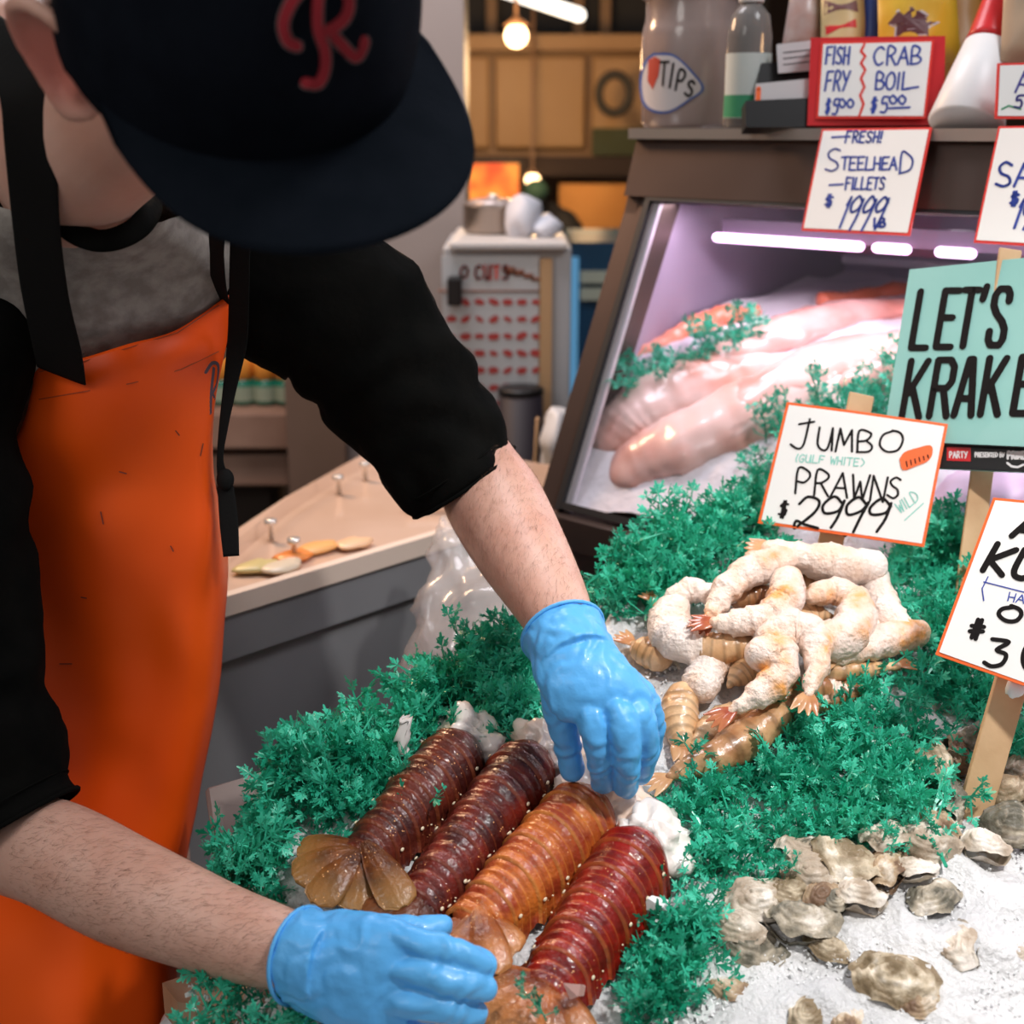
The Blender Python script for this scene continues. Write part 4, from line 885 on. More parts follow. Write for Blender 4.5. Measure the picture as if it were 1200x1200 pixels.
# ================================================================== prawns
fr1 = mat('frosted_prawn', (.80, .66, .58), .4, 0, (.78, .50, .34), 32, 5, .46, .60, bump=.9, bscale=210, bdist=.003, coat=.25, col3=(.80, .36, .10))
fr2 = mat('white_prawn', (.84, .74, .68), .4, 0, (.80, .58, .44), 26, 5, .47, .7, bump=.9, bscale=220, bdist=.003, coat=.25)
bandm = mat('banded_shell', (.50, .28, .13), .35, 0, (.68, .48, .30), 34, 4, bump=.4, bscale=170, coat=.4)
brn = mat('brown_shell', (.28, .12, .05), .32, 0, (.54, .33, .18), 32, 4, bump=.4, bscale=170, coat=.5)
for mm_ in (fr1, fr2, bandm, brn): with_attr(mm_)
finm = mat('prawn_tail_fin', (.40, .16, .06), .3, 0, (.62, .36, .18), 40, coat=.6); finr = mat('prawn_red_fin', (.30, .05, .025), .25, 0, (.55, .20, .08), 40, coat=.7)
def prawn(label, path, wpx, m, hl, fins=True, fm=None, head=True, taper=.30, ring=.0011, legs=False, grp='prawns heaped on the ice'):
    ps = []
    for k, p in enumerate(path): ps.append(GM(p[0], p[1], hl if np.isscalar(hl) else hl[0] + (hl[1] - hl[0]) * k / (len(path) - 1)))
    d_ = np.dot(ps[0] - CP, CF); r0 = wpx * 1.3 / 2 / 1550 * d_; taper = min(1, taper * .9); n_ = len(ps)
    rad = [r0 * (.85 if k == 0 else 1 - (1 - taper) * (k / (n_ - 1)) ** 1.9) for k in range(n_)]
    t = thing('prawn', label, 'prawn', ps[0], grp)
    nseg = 6.5
    def fn(p, s, th, d):
        x = (s * nseg) % 1; return p + d * ((ring if m in (fr1, fr2) else ring * .55) * (x ** 2 - .4) * 1.8 + fbm(p, 42, 4) * .0030)
    vs, fs = tube(ps, rad, 24, 14, .95, GN, fn=fn)
    ti = []
    nr_ = (len(vs) - 2) // 24
    for k in range(len(vs)):
        s = min(1, (k // 24) / max(1, nr_ - 1)); x = (s * nseg) % 1
        g = 1.0 if m in (fr1, fr2) else (1.1 if x < .72 else .70)
        if m in (bandm, brn): ti.append((g, g * .95, g * .88))
        else: ti.append((1, 1 - .10 * max(0, s - .6), 1 - .25 * max(0, s - .6)))
    mk('body', vs, fs, m, t, True, None, ti)
    e = ps[-1]; d = nrm(ps[-1] - ps[-2]); sd_ = nrm(np.cross(GN, d)); r1 = rad[-1]
    if fins:
        for an in (-26, -9, 9, 26):
            a2 = R(an); dd_ = d * math.cos(a2) + sd_ * math.sin(a2); L_ = r0 * .9 + .007
            mk('tail_fin', *tube([e - d * .002, e + dd_ * L_ * .5 + GN * .001, e + dd_ * L_], [r1 * .45, r1 * .62 + .0012, .0012], 12, 5, .28, GN), fm or finm, t)
    if legs:
        for k in range(5):
            q = cat_(ps, 6); c_ = q[int(len(q) * (.2 + .12 * k))]; mk('leg', *tube([c_ - GN * r0 * .5, c_ - GN * r0 * 1.0 + sd_ * .006 + d * .003, c_ - GN * r0 * .9 + sd_ * .013 + d * .007], [.0014, .001, .0005], 6, 3), finm, t)
    return t
H = .012
prawn('brown prawn seen in the gap under the arching white ones', [(872, 702), (895, 700), (925, 712)], 30, brn, .026, fins=False)
prawn('orange brown prawn deep between the central and the right curled ones', [(925, 735), (950, 722), (972, 722)], 28, bandm, .024, fins=False)
prawn('brown prawn under the top level white prawn', [(935, 684), (965, 688), (1000, 682)], 26, brn, .022, fins=False)
prawn('tan prawn under the golden banded one', [(835, 775), (865, 772), (900, 790)], 30, bandm, .016, fins=False)
prawn('pale prawn filling the right middle of the heap', [(985, 765), (1015, 735), (1030, 715)], 34, fr2, .022, fins=False)
prawn('brown prawn under the white ones at the bottom right of the heap', [(1000, 812), (965, 822), (925, 838)], 30, brn, .010, fins=False)
prawn('brown prawn in the shade left of the lowest right one', [(930, 826), (900, 845), (872, 858)], 32, brn, .012, fins=False)
prawn('dark brown prawn behind the hanging white tail of the central pair', [(962, 806), (935, 812), (905, 826)], 28, brn, .018, fins=False)
prawn('banded brown prawn with a bare round end by the ice', [(884, 782), (868, 790), (856, 803)], 32, bandm, .022, fins=False)
prawn('striped tan prawn standing beside the raised glove', [(800, 820), (796, 845), (800, 868)], 38, bandm, .016, fins=True, taper=.6)
prawn('short prawn with a white cut end facing down in the middle left', [(822, 805), (828, 785), (838, 772)], 38, fr2, .022, fins=False, taper=.9)
prawn('translucent brown prawn with curled tail beside the longest shelled one', [(868, 838), (842, 848), (822, 868), (812, 885)], 32, bandm, .014, fm=finm)
prawn('long shelled brown prawn with its tail pointing at the glove', [(905, 842), (880, 862), (845, 884), (812, 898), (786, 910)], 40, brn, .022, fm=finm, legs=True)
prawn('fan tailed prawn at the left edge of the heap beside the glove wrist', [(772, 770), (752, 762), (742, 755)], 32, bandm, .016, fins=True)
prawn('small orange prawn tucked behind the left end of the heap', [(790, 722), (776, 712), (768, 705)], 24, bandm, .022)
prawn('small white prawn curled at the upper left of the heap', [(792, 698), (812, 692), (836, 700), (850, 712)], 27, fr2, .030, fins=False)
prawn('long greyish prawn flat under the right side of the heap', [(965, 788), (1010, 785), (1052, 780)], 22, bandm, .022)
prawn('pale prawn lowest at the right of the heap on bare ice', [(960, 800), (985, 812), (1010, 808)], 24, fr2, .014, fins=False)
prawn('big white frosted prawn body on the left of the heap', [(788, 718), (786, 738), (802, 756), (825, 757)], 42, fr2, .034, fins=False, taper=.8)
prawn('golden banded prawn lying across the middle of the heap', [(812, 756), (840, 761), (878, 758)], 33, bandm, .034, fins=False, taper=.8)
prawn('white prawn with orange underside in the right lower heap', [(1072, 742), (1045, 748), (1010, 762), (978, 772)], 34, fr1, .034, fm=finm, taper=.45)
prawn('white prawn bent down along the right edge of the heap', [(1020, 668), (1028, 695), (1040, 718), (1066, 742)], 30, fr2, .036, fins=False, taper=.8)
prawn('fat curled white prawn with orange patches at the right centre', [(958, 752), (985, 748), (1003, 728), (1000, 702), (975, 692), (952, 700)], 40, fr1, .048, fins=False, taper=.5)
prawn('longest white prawn lying level at the top of the heap', [(1018, 664), (985, 662), (945, 655), (905, 646)], 40, fr2, .052, fm=finm, taper=.6)
prawn('white prawn with orange legs arching down from the top of the heap', [(918, 656), (890, 664), (860, 682), (842, 706), (830, 722)], 32, fr1, .055, fm=finr, taper=.42)
prawn('white curved prawn resting its tail on the middle of the heap', [(922, 680), (920, 702), (896, 722), (862, 730), (838, 730)], 35, fr1, .062, fm=finr, taper=.38)
prawn('upper of the two nested white prawns in the centre, tail hanging down', [(905, 748), (928, 737), (952, 748), (957, 778), (948, 812)], 40, fr1, .060, fm=finm, taper=.34)
prawn('lower of the two nested white prawns in the centre, tail pointing left', [(895, 768), (910, 770), (912, 792), (888, 816), (860, 832)], 42, fr1, (.066, .05), fm=finr, taper=.32)
# ================================================================== oysters
oyc = [mat('oyster_shell_%s' % n_, a_, .65, 0, b_, 42, 6, .44, .57, bump=.8, bscale=130, bdist=.003, col3=c_, coat=.15) for n_, a_, b_, c_ in (('grey', (.13, .12, .09), (.44, .38, .29), (.72, .66, .58)), ('tan', (.22, .16, .09), (.56, .47, .34), (.76, .70, .61)), ('pale', (.40, .32, .24), (.70, .63, .54), (.80, .74, .68)), ('brown', (.16, .09, .05), (.44, .32, .20), (.68, .60, .50)))]
def oyster(label, px, py, wpx, asp, rot, tilt, h, m):
    c_ = GM(px, py, h); d_ = np.dot(c_ - CP, CF); L_ = wpx / 1550 * d_ * .5
    t = thing('oyster', label, 'oyster', c_, 'oysters half buried in the ice')
    ca, sa = math.cos(R(rot)), math.sin(R(rot)); X_ = CX * ca + np.array([0, 1, 0]) * sa; Y_ = nrm(np.cross(GN, X_)); X_ = nrm(np.cross(Y_, GN)); N_ = GN
    ct, st_ = math.cos(R(tilt)), math.sin(R(tilt)); Y_, N_ = Y_ * ct + N_ * st_, N_ * ct - Y_ * st_
    sd_ = random.uniform(0, 99)
    for nm, sg_, dm in (('upper_shell', 1, .42), ('lower_shell', -1, .50)):
        NR, NT = 13, 40; v = []; f = []
        for i in range(NR + 1):
            r_ = i / NR
            for j in range(NT):
                th = 2 * math.pi * j / NT
                out = (1 + .18 * math.cos(th)) * (1 + .14 * noise.noise(Vector((math.cos(th) * 1.3 + sd_, math.sin(th) * 1.3, 0))) + .10 * noise.noise(Vector((math.cos(th) * 4 + sd_, math.sin(th) * 4, 5))) * r_)
                x = out * r_ * math.cos(th) * L_; y = out * r_ * math.sin(th) * L_ * asp
                z = dm * L_ * (1 - r_ ** 2.2)
                step = ((r_ * 4.3 + .5 * noise.noise(Vector((x * 60 + sd_, y * 60, 1)))) % 1); z += L_ * .13 * (1 - step) * (1 if r_ > .15 else .3)      # growth layers
                z += L_ * .26 * fbm((x + sd_, y, sg_), 45, 3) * (.5 + .5 * r_); z = z * sg_ + L_ * .10 * r_ * math.sin(th * 5 + sd_) * (r_ ** 3)
                v.append(c_ + X_ * x + Y_ * y + N_ * (z + sg_ * .0006))
        f = [(i * NT + j, i * NT + (j + 1) % NT, (i + 1) * NT + (j + 1) % NT, (i + 1) * NT + j) for i in range(NR) for j in range(NT)]
        if sg_ < 0: f = [q[::-1] for q in f]
        mk(nm, v, f, m, t)
OY = [((1148, 868), 50, 'dark oyster highest up behind the wooden stake'), ((1098, 905), 56, 'upright oyster just left of the wooden stake, upper one'), ((1122, 890), 46, 'oyster with its edge up touching the upper part of the stake'), ((1108, 940), 60, 'upright ribbed oyster left of the stake in the middle'), ((1090, 965), 50, 'brownish oyster left of the foot of the stake'), ((1178, 930), 50, 'upper oyster right of the wooden stake'), ((1195, 905), 44, 'oyster cut by the right edge, highest one'), ((1180, 968), 62, 'large mottled oyster right of the foot of the stake'), ((1150, 992), 46, 'flat oyster at the foot of the stake on the ice'),
      ((1040, 985), 62, 'pale oyster below the garnish with rough top edge'), ((1078, 988), 62, 'flat white and tan oyster left of the stake foot'), ((1036, 1024), 54, 'tan oyster right of the brown spotted one'), ((1064, 1018), 44, 'small white oyster at the top edge of the bare ice'), ((938, 1000), 56, 'oyster at the very top left touching the garnish'), ((948, 1024), 66, 'white oyster with a red-brown spot'), ((990, 1012), 74, 'largest greenish tan oyster at the top of the pile'), ((926, 1046), 50, 'oyster left of the spotted one in the pile'), ((962, 1056), 46, 'brown stained oyster under the spotted one'), ((1004, 1050), 48, 'white and orange edged oyster right of the brown stained one'), ((978, 1058), 34, 'small oyster wedged in the middle of the pile'),
      ((884, 1056), 66, 'white veined oyster at the left end of the pile'), ((858, 1086), 50, 'grey oyster left below the white veined one'), ((932, 1078), 66, 'curved grey oyster with a lip resting on the ice edge'), ((874, 1112), 66, 'dark grey oyster at the lower left of the pile'), ((850, 1160), 44, 'half buried brown oyster at the lower left ice edge'), ((966, 1110), 48, 'oyster buried to its back left of the ice centre'), ((1040, 1152), 84, 'widest olive oyster lying open on the ice'), ((1076, 1180), 44, 'round brown oyster right of the widest one'), ((1088, 1056), 54, 'pointed oyster alone on the upper ice'), ((1124, 1118), 54, 'upright white and brown oyster alone on the right ice'), ((944, 1192), 50, 'oyster at the bottom edge below the ice centre, left'), ((988, 1204), 46, 'oyster at the bottom edge, second of the pair'), ((1192, 1120), 30, 'sliver of oyster at the right edge of the ice')]
random.seed(11)
for i, ((px, py), w_, lab) in enumerate(OY):
    up = 'upright' in lab or 'edge up' in lab; bur = py > 1095 or 'alone' in lab
    oyster(lab, px, py, w_ * 1.32, .66 if not up else .7, random.uniform(-40, 60) if not up else random.uniform(70, 100), random.uniform(-22, 22) if not up else random.uniform(35, 55) * random.choice((1, -1)), -.002 if bur else .012, oyc[{'white': 2, 'pale': 2, 'brown': 3, 'grey': 0, 'dark': 0, 'tan': 1}.get(next((w for w in ('white', 'pale', 'dark', 'brown', 'grey', 'tan') if w in lab), ''), random.choice((0, 1, 2, 3)))])
# ================================================================== green garnish (curly leaves nobody could count)
def sprig(seed, curl=1.0):
    g = np.random.default_rng(seed); V = []; F = []
    def add(v, f): k = len(V); V.extend(v); F.extend([tuple(i + k for i in q) for q in f])
    def stem(a, b, r0, r1):
        t_ = nrm(b - a); n1 = nrm(np.cross(t_, [.3, .5, .8])); n2 = np.cross(t_, n1); v = []
        for p, r_ in ((a, r0), (b, r1)):
            for k in range(3): th = 2 * math.pi * k / 3; v.append(p + (n1 * math.cos(th) + n2 * math.sin(th)) * r_)
        add(v, [(0, 1, 4, 3), (1, 2, 5, 4), (2, 0, 3, 5)])
    def leaf(c, d, s):
        d = nrm(d); n1 = nrm(np.cross(d, nrm(g.normal(size=3)))); up = np.cross(n1, d); tw = g.uniform(-.8, .8); n1, up = n1 * math.cos(tw) + up * math.sin(tw), up * math.cos(tw) - n1 * math.sin(tw)
        for L_, an in ((1.0, 0), (.85, 38), (.85, -38), (.62, 80), (.62, -80)):
            a = R(an + g.uniform(-9, 9)); ld = d * math.cos(a) + n1 * math.sin(a); ls = np.cross(up, ld); l_ = s * L_ * g.uniform(.85, 1.15); w_ = l_ * .125
            cu = up * g.uniform(-.25, .6) * l_ * curl
            base = c; m1 = c + ld * l_ * .5 + cu * .3; tip = c + ld * l_ * 1.0 + cu
            # a lobe with three rounded teeth
            add([base, m1 - ls * w_ * 1.2, m1 + ls * w_ * 1.2, m1 - ls * w_ * 2.6 + ld * l_ * .22 + cu * .5, m1 + ls * w_ * 2.6 + ld * l_ * .22 + cu * .5, m1 + ld * l_ * .22 + cu * .35, tip - ls * w_ * .75, tip + ls * w_ * .75, tip + ld * l_ * .1],
                [(0, 1, 5), (0, 5, 2), (1, 3, 5), (2, 5, 4), (5, 6, 8), (5, 8, 7), (1, 5, 6), (5, 2, 7)])
    n_ = 8; pts = [np.zeros(3)]; d = np.array([0, 0, 1.])
    for k in range(n_): d = nrm(d + g.normal(size=3) * .16); pts.append(pts[-1] + d * .0072)
    for k in range(n_):
        stem(pts[k], pts[k + 1], .0013 * (1 - k / n_ * .5), .0013 * (1 - (k + 1) / n_ * .5))
        if k >= 1:
            for sgn in (0, 1):
                a = g.uniform(0, 6.28) if sgn == 0 else a + 2.6 + g.uniform(-.4, .4); out = nrm(np.array([math.cos(a), math.sin(a), .75])); L_ = .0135 * g.uniform(.6, 1.15); e = pts[k] + out * L_
                stem(pts[k], e, .0009, .0006); leaf(e, out, .0068 * g.uniform(.8, 1.25)); 
                if g.random() < .6: leaf(pts[k] + out * L_ * .55, nrm(out + g.normal(size=3) * .8), .0062)
    leaf(pts[-1], d, .0095)
    return np.array(V), F
SP = [sprig(s) for s in range(9)]
def greenmat(name, a, b):
    m = mat(name, a, .42, 0, b, 25, 3, .35, .65, spec=.5); n, l = nodes_of(m); p = n['Principled BSDF']; p.inputs['Coat Weight'].default_value = .35; p.inputs['Coat Roughness'].default_value = .25
    tr = n.new('ShaderNodeBsdfTranslucent'); x = n.new('ShaderNodeMixShader'); x.inputs[0].default_value = .22; o_ = n['Material Output']; l.new(p.inputs['Base Color'].links[0].from_socket, tr.inputs['Color'])
    l.new(p.outputs[0], x.inputs[1]); l.new(tr.outputs[0], x.inputs[2]); l.new(x.outputs[0], o_.inputs['Surface']); return m
gm = greenmat('curly_green', (.012, .36, .21), (.07, .66, .45))
def garnish(label, items, m=gm, name='green_garnish'):
    V = []; F = []; k = 0
    for poly, n_, h0, h1, lean, sc in items:
        for _ in range(n_):
            x, y = sample(poly); p = GM(x, y, rng.uniform(h0, h1)); cv, cf = SP[rng.integers(len(SP))]
            d = nrm(GN + np.asarray(lean, float) + rng.normal(size=3) * .55); a_ = nrm(np.cross(d, rng.normal(size=3))); b_ = np.cross(d, a_); s = sc * rng.uniform(.95, 1.5)
            V.append(cv @ (np.array([a_, b_, d]) * s) + p - d * .036 * s); F += [tuple(q + k for q in t_) for t_ in cf]; k += len(cv)
    return tag(mk(name, np.vstack(V), F, m, smooth=False), label, 'garnish', kind='stuff')
A1 = [(285, 1010), (312, 935), (360, 890), (430, 850), (480, 795), (530, 775), (590, 755), (628, 790), (648, 850), (600, 868), (545, 858), (500, 900), (440, 975), (395, 950), (350, 950), (335, 985), (335, 1035), (310, 1050), (290, 1040)]
garnish('dense dark green curly garnish heaped to the left of the lobster tails', [(A1, 200, .0, .018, (-.1, -.2, .1), 1.0), ([(545, 745), (590, 735), (612, 765), (560, 790)], 16, .02, .045, (.2, 0, .5), 1.0), ([(312, 915), (360, 880), (420, 860), (440, 880), (320, 940)], 34, .01, .03, (-.3, 0, .3), 1.0), ([(250, 1010), (270, 985), (300, 1050), (275, 1045)], 10, -.02, .0, (-.5, 0, .2), .85)])
garnish('sparse dark green garnish below the lower forearm at the bottom left', [([(215, 1180), (262, 1150), (330, 1165), (400, 1190), (400, 1215), (220, 1215)], 15, .0, .008, (0, 0, .2), .9)])
garnish('bright green garnish behind and left of the prawn heap', [([(722, 700), (742, 660), (790, 622), (850, 600), (892, 590), (905, 640), (880, 665), (830, 682), (790, 690), (745, 722)], 110, .0, .02, (0, -.1, .2), 1.0), ([(725, 655), (745, 650), (750, 700), (725, 712)], 12, .0, .015, (-.5, 0, .4), 1.0), ([(890, 560), (905, 600), (870, 610)], 8, .0, .02, (0, 0, .3), 1.0), ([(775, 612), (790, 606), (800, 630), (780, 640)], 8, .01, .02, (0, 0, .5), 1.0)])
garnish('bright green garnish between the prawn heap and the oyster sign', [([(1045, 660), (1075, 628), (1130, 620), (1215, 640), (1215, 840), (1150, 845), (1100, 770), (1062, 720), (1040, 690)], 130, .0, .022, (0, -.2, .2), 1.0), ([(1040, 640), (1085, 618), (1130, 612), (1125, 650), (1050, 662)], 18, .015, .03, (0, 0, .6), .95)])
D1 = [(765, 935), (810, 925), (850, 912), (905, 880), (935, 835), (1000, 822), (1060, 800), (1100, 770), (1160, 800), (1215, 830), (1215, 905), (1160, 880), (1130, 890), (1090, 905), (1075, 950), (1030, 968), (985, 985), (935, 985), (905, 1030), (860, 1040), (835, 1080), (838, 1130), (800, 1165), (760, 1190), (740, 1215), (728, 1190), (745, 1150), (775, 1115), (805, 1080), (822, 1020), (826, 985), (795, 960)]
garnish('bright green curly garnish between the lobster tails, prawns and oysters', [(D1, 290, -.004, .012, (0, -.25, .15), .95), ([(980, 960), (1085, 930), (1090, 985), (1000, 985)], 18, .012, .02, (.1, -.4, 0), .9), ([(720, 1150), (790, 1090), (830, 1110), (750, 1190)], 16, .004, .012, (-.2, -.3, .1), .85)])
tag(mk('garnish_leaf', *(lambda s: (s[0] * .62 @ np.array([nrm(np.cross(GN, CX)), CX, GN]) + GM(640, 1196, .045), s[1]))(SP[3]), gm), 'small green sprig lying on the bright red lobster tail at the bottom edge', 'garnish')
def case_garnish(label, poly, n_, h):
    V = []; F = []; k = 0
    for _ in range(n_):
        x, y = sample(poly); p = I_(x, y, rng.uniform(0, h)); cv, cf = SP[rng.integers(len(SP))]; d = nrm(ZZ - UU * .5 + rng.normal(size=3) * .6); a_ = nrm(np.cross(d, rng.normal(size=3))); b_ = np.cross(d, a_)
        V.append(cv @ (np.array([a_, b_, d]) * 1.1) + p - d * .01); F += [tuple(q + k for q in t_) for t_ in cf]; k += len(cv)
    return tag(mk('green_garnish', np.vstack(V), F, gm, smooth=False), label, 'garnish', kind='stuff')
case_garnish('green garnish inside the case beside the prawn sign', [(870, 570), (890, 510), (960, 475), (1060, 445), (1100, 480), (960, 545), (900, 590)], 46, .02)
case_garnish('thin strip of green garnish along the fillets inside the case', [(742, 458), (800, 425), (870, 400), (875, 412), (800, 440), (748, 470)], 20, .012)
# bits: white lobster feeler scrap, shell plates
tag(mk('ice_scrap', *ball(GM(473, 862, .045), CX * .005, CF * .004, CU * .018, 18, 14, lambda p: p + np.array([1, 1, 1]) * fbm(p, 120, 3) * .006), mat('grey_scrap', (.55, .52, .50), .5)), 'grey white scrap of ice standing in the green garnish', 'ice')
pinkc = mat('pink_ice', (.75, .45, .40), .15, trans=.3, coat=.5)
tag(mk('ice_chunk', *(lambda q: ((q[0] * .0115) + GM(676, 1161, .052), q[1]))(crystal(1)), pinkc, smooth=False), 'pinkish ice chunk on the bright red lobster tail', 'ice')
tag(mk('ice_chunk', *(lambda q: ((q[0] * .014) + GM(768, 1063, .03), q[1]))(crystal(1)), chipm, smooth=False), 'clear ice chunk beside the bright red lobster tail', 'ice')
# tray corner and wooden block at the left end of the bed
tm = mat('tray_plastic', (.20, .155, .14), .45); 
t = thing('display_tray', 'brown grey tray whose raised corner shows at the left of the garnish', 'tray', G(300, 960))
q = [P(241, 922, 1.235), P(300, 905, 1.26), P(420, 850, 1.36), P(420, 1000, 1.30), P(310, 1080, 1.16), P(256, 1030, 1.17)]
mk('tray_corner', *prism(q, nrm(np.cross(q[1] - q[0], q[5] - q[0])) * .008), tm, t, smooth=False).modifiers.new('bevel', 'BEVEL').width = .003
woodb = mat('wet_wood', (.36, .22, .13), .4, 0, (.50, .33, .21), 18, coat=.3)
tag(mk('wooden_block', *prism([P(190, 1152, 1.06), P(236, 1136, 1.09), P(300, 1146, 1.07), P(262, 1182, 1.04), P(208, 1174, 1.04)], (0, 0, -.03)), woodb, smooth=False), 'pale wet wooden block beside the apron at the bottom left', 'block')
# front of the stand
standm = mat('stand_panel', (.05, .04, .035), .6)
t = thing('display_stand', 'dark stand that carries the ice bed', 'stand', (.35, .95, 0))
mk('stand_body', *prism([(-.2, .66, -.3), (.95, .62, -.3), (.95, .82, -.3), (.40, 1.22, -.3), (.10, 1.28, -.3), (-.2, 1.12, -.3)], (0, 0, .98)), standm, t, smooth=False)
# ================================================================== the worker
skin = mat('skin', (.60, .325, .245), .45, 0, (.67, .41, .325), 14, 4, bump=.35, bscale=180, bdist=.0012, sss=.12)
jersey_k = mat('black_jersey', (.0035, .0038, .0036), .95, 0, (.0055, .0055, .005), 30, bump=.35, bscale=120, bdist=.002, spec=.05)
jersey_g = mat('grey_jersey', (.25, .225, .205), .9, 0, (.38, .35, .32), 60, 5, .38, .62, bump=.4, bscale=200, bdist=.002)
apronm = mat('orange_apron', (.94, .092, .005), .42, 0, (.96, .112, .006), 4, bump=.12, bscale=18, bdist=.004, spec=.35)
webm = mat('black_webbing', (.008, .008, .008), .8, spec=.15, bump=.3, bscale=300, bdist=.001)
capm = mat('navy_cap', (.0045, .006, .010), .9, 0, (.006, .008, .013), 40, bump=.4, bscale=260, bdist=.001, spec=.06)
brimm = mat('navy_brim', (.005, .008, .013), .9, 0, (.007, .010, .016), 40, bump=.4, bscale=260, bdist=.001, spec=.08)
glovem = mat('blue_nitrile', (.095, .415, .85), .42, 0, (.115, .46, .88), 6, bump=.5, bscale=62, bdist=.0026, coat=.08)
# head frame: E his right, F forward, Uh up
HD = .770; Hc = P(258, -2, HD)
F_ = nrm(camv(.53, .8229, -.2046)); E_ = camv(-.8064, .4146, -.4217); E_ = nrm(E_ - F_ * np.dot(E_, F_)); U_ = np.cross(E_, F_)
if np.dot(U_, camv(0, 0, -1)) < 0: U_ = -U_
def Hp(e, f_, u): return Hc + E_ * e + F_ * f_ + U_ * u
parts = []
parts.append(ball(Hc, E_ * .076, F_ * .096, U_ * .098, 30, 20))                      # cranium
parts.append(loft([(Hp(0, .030, .0), E_ * .070, F_ * .070), (Hp(0, .034, -.045), E_ * .064, F_ * .062), (Hp(.004, .042, -.088), E_ * .052, F_ * .048), (Hp(.006, .050, -.116), E_ * .032, F_ * .032)], 24, 5))
parts.append(tube([Hp(0, .094, -.010), Hp(0, .108, -.035), Hp(0, .100, -.047)], [.008, .012, .012], 12))       # nose
parts.append(tube([Hp(.018, .088, -.068), Hp(0, .098, -.068), Hp(-.018, .088, -.068)], [.004, .006, .004], 10)); parts.append(tube([Hp(.016, .086, -.078), Hp(0, .095, -.079), Hp(-.016, .086, -.078)], [.004, .006, .004], 10))
parts.append(tube([Hp(.05, .074, .022), Hp(.02, .092, .018), Hp(-.02, .092, .018), Hp(-.05, .074, .022)], .008, 10))  # brow
for sg_ in (1, -1):
    parts.append(ball(Hp(sg_ * .045, .066, -.03), E_ * .02, F_ * .02, U_ * .018, 14, 10))
    parts.append(tube([Hp(sg_ * .062, .0, -.05), Hp(sg_ * .052, .03, -.085), Hp(sg_ * .02, .066, -.108)], [.016, .014, .013], 14))
    # ear: rim, lobe, concha plate
    eo = lambda f_, u, o_=0: Hp(sg_ * (.077 + o_ * 1.25), f_ * 1.15 - .010, u * 1.15 - .036)
    parts.append(tube([eo(.012, .020, .004), eo(.006, .034, .012), eo(-.012, .036, .020), eo(-.026, .022, .024), eo(-.026, 0, .022), eo(-.016, -.018, .016), eo(-.002, -.032, .010), eo(.008, -.026, .004)], [.0045, .005, .0055, .0055, .005, .006, .0075, .006], 12, 5))
    parts.append(tube([eo(.0, .018, .003), eo(-.012, .006, .008), eo(-.010, -.012, .007)], [.008, .007, .006], 12))
    parts.append(loft([(eo(-.004, .0, -.006), F_ * .022, U_ * .030), (eo(-.009, .002, .010), F_ * .022, U_ * .034)], 20, 3))
    parts.append(ball(eo(-.013, .010, .011), E_ * sg_ * .015 - F_ * .018, U_ * .033, nrm(E_ * sg_ * .018 + F_ * .015) * .004, 18, 12))
    parts.append(tube([eo(.008, .002, .003), eo(.006, -.008, .006)], .0045, 10))
nb = P(84, 196, 1.0)                                                            # base of the neck
parts.append(tube([Hp(0, -.02, -.02), Hp(0, -.035, -.085), nb, P(98, 262, 1.17)], [.060, .054, .055, .040], 26))
parts.append(tube([P(58, 190, 1.02), P(-22, 70, 1.0), P(-120, 150, 1.15)], [.05, .060, .055], 20)); shR = P(-95, 470, 1.08); shL = P(392, 318, 1.22); chest = P(80, 400, 1.27); waist = P(70, 800, 1.42); hips = P(60, 1050, 1.45)
LAT = nrm(shL - shR); 
def ring(c_, w_, d__, ax_): a_ = nrm(LAT - ax_ * np.dot(LAT, ax_)); return (c_, a_ * w_, np.cross(ax_, a_) * d__)
AXT = nrm(waist - chest)
parts.append(loft([ring(P(85, 270, 1.15), .05, .04, AXT), ring(P(95, 330, 1.22), .11, .06, AXT), ring(chest, .12, .085, AXT), ring(P(60, 600, 1.38), .125, .09, AXT), ring(P(45, 800, 1.43), .125, .09, AXT), ring(P(30, 1050, 1.47), .13, .10, AXT)], 30, 5))
parts.append(tube([P(90, 320, 1.19), shR, P(-60, 760, 1.10)], [.045, .045, .042], 20)); parts.append(tube([P(110, 340, 1.25), shL + CF * .02], [.045, .042], 20))
elR = P(-10, 985, 1.12); wrR = P(352, 1118, .972)
elL = P(560, 555, 1.285); wrL = P(664, 742, 1.085)
parts.append(tube([P(-60, 760, 1.10), elR], [.045, .044], 20))
parts.append(tube([elR, P(60, 1000, 1.075), P(150, 1045, 1.04), P(260, 1090, 1.00), P(330, 1112, .978), P(385, 1125, .962)], [.040, .044, .043, .035, .0300, .020], 26, 6, .92, CF))
parts.append(tube([shL + CF * .02, P(470, 430, 1.275), elL], [.042, .041, .043], 20))
parts.append(tube([elL, P(580, 590, 1.262), P(608, 640, 1.20), P(640, 695, 1.13), P(660, 735, 1.09), P(672, 762, 1.076)], [.043, .047, .0425, .0340, .0275, .020], 26, 6, .92, CF))
for s_ in (-1, 1): parts.append(tube([hips + LAT * .08 * s_, hips + LAT * .09 * s_ + np.array([0, .04, -.42]), hips + LAT * .10 * s_ + np.array([0, .05, -.85])], [.075, .052, .04], 18)); parts.append(tube([hips + LAT * .10 * s_ + np.array([0, .05, -.83]), hips + LAT * .10 * s_ + np.array([0, -.10, -.86])], [.035, .03], 12))
person = fuse('person', parts, .0032, skin, None, 5)
with_attr(skin)
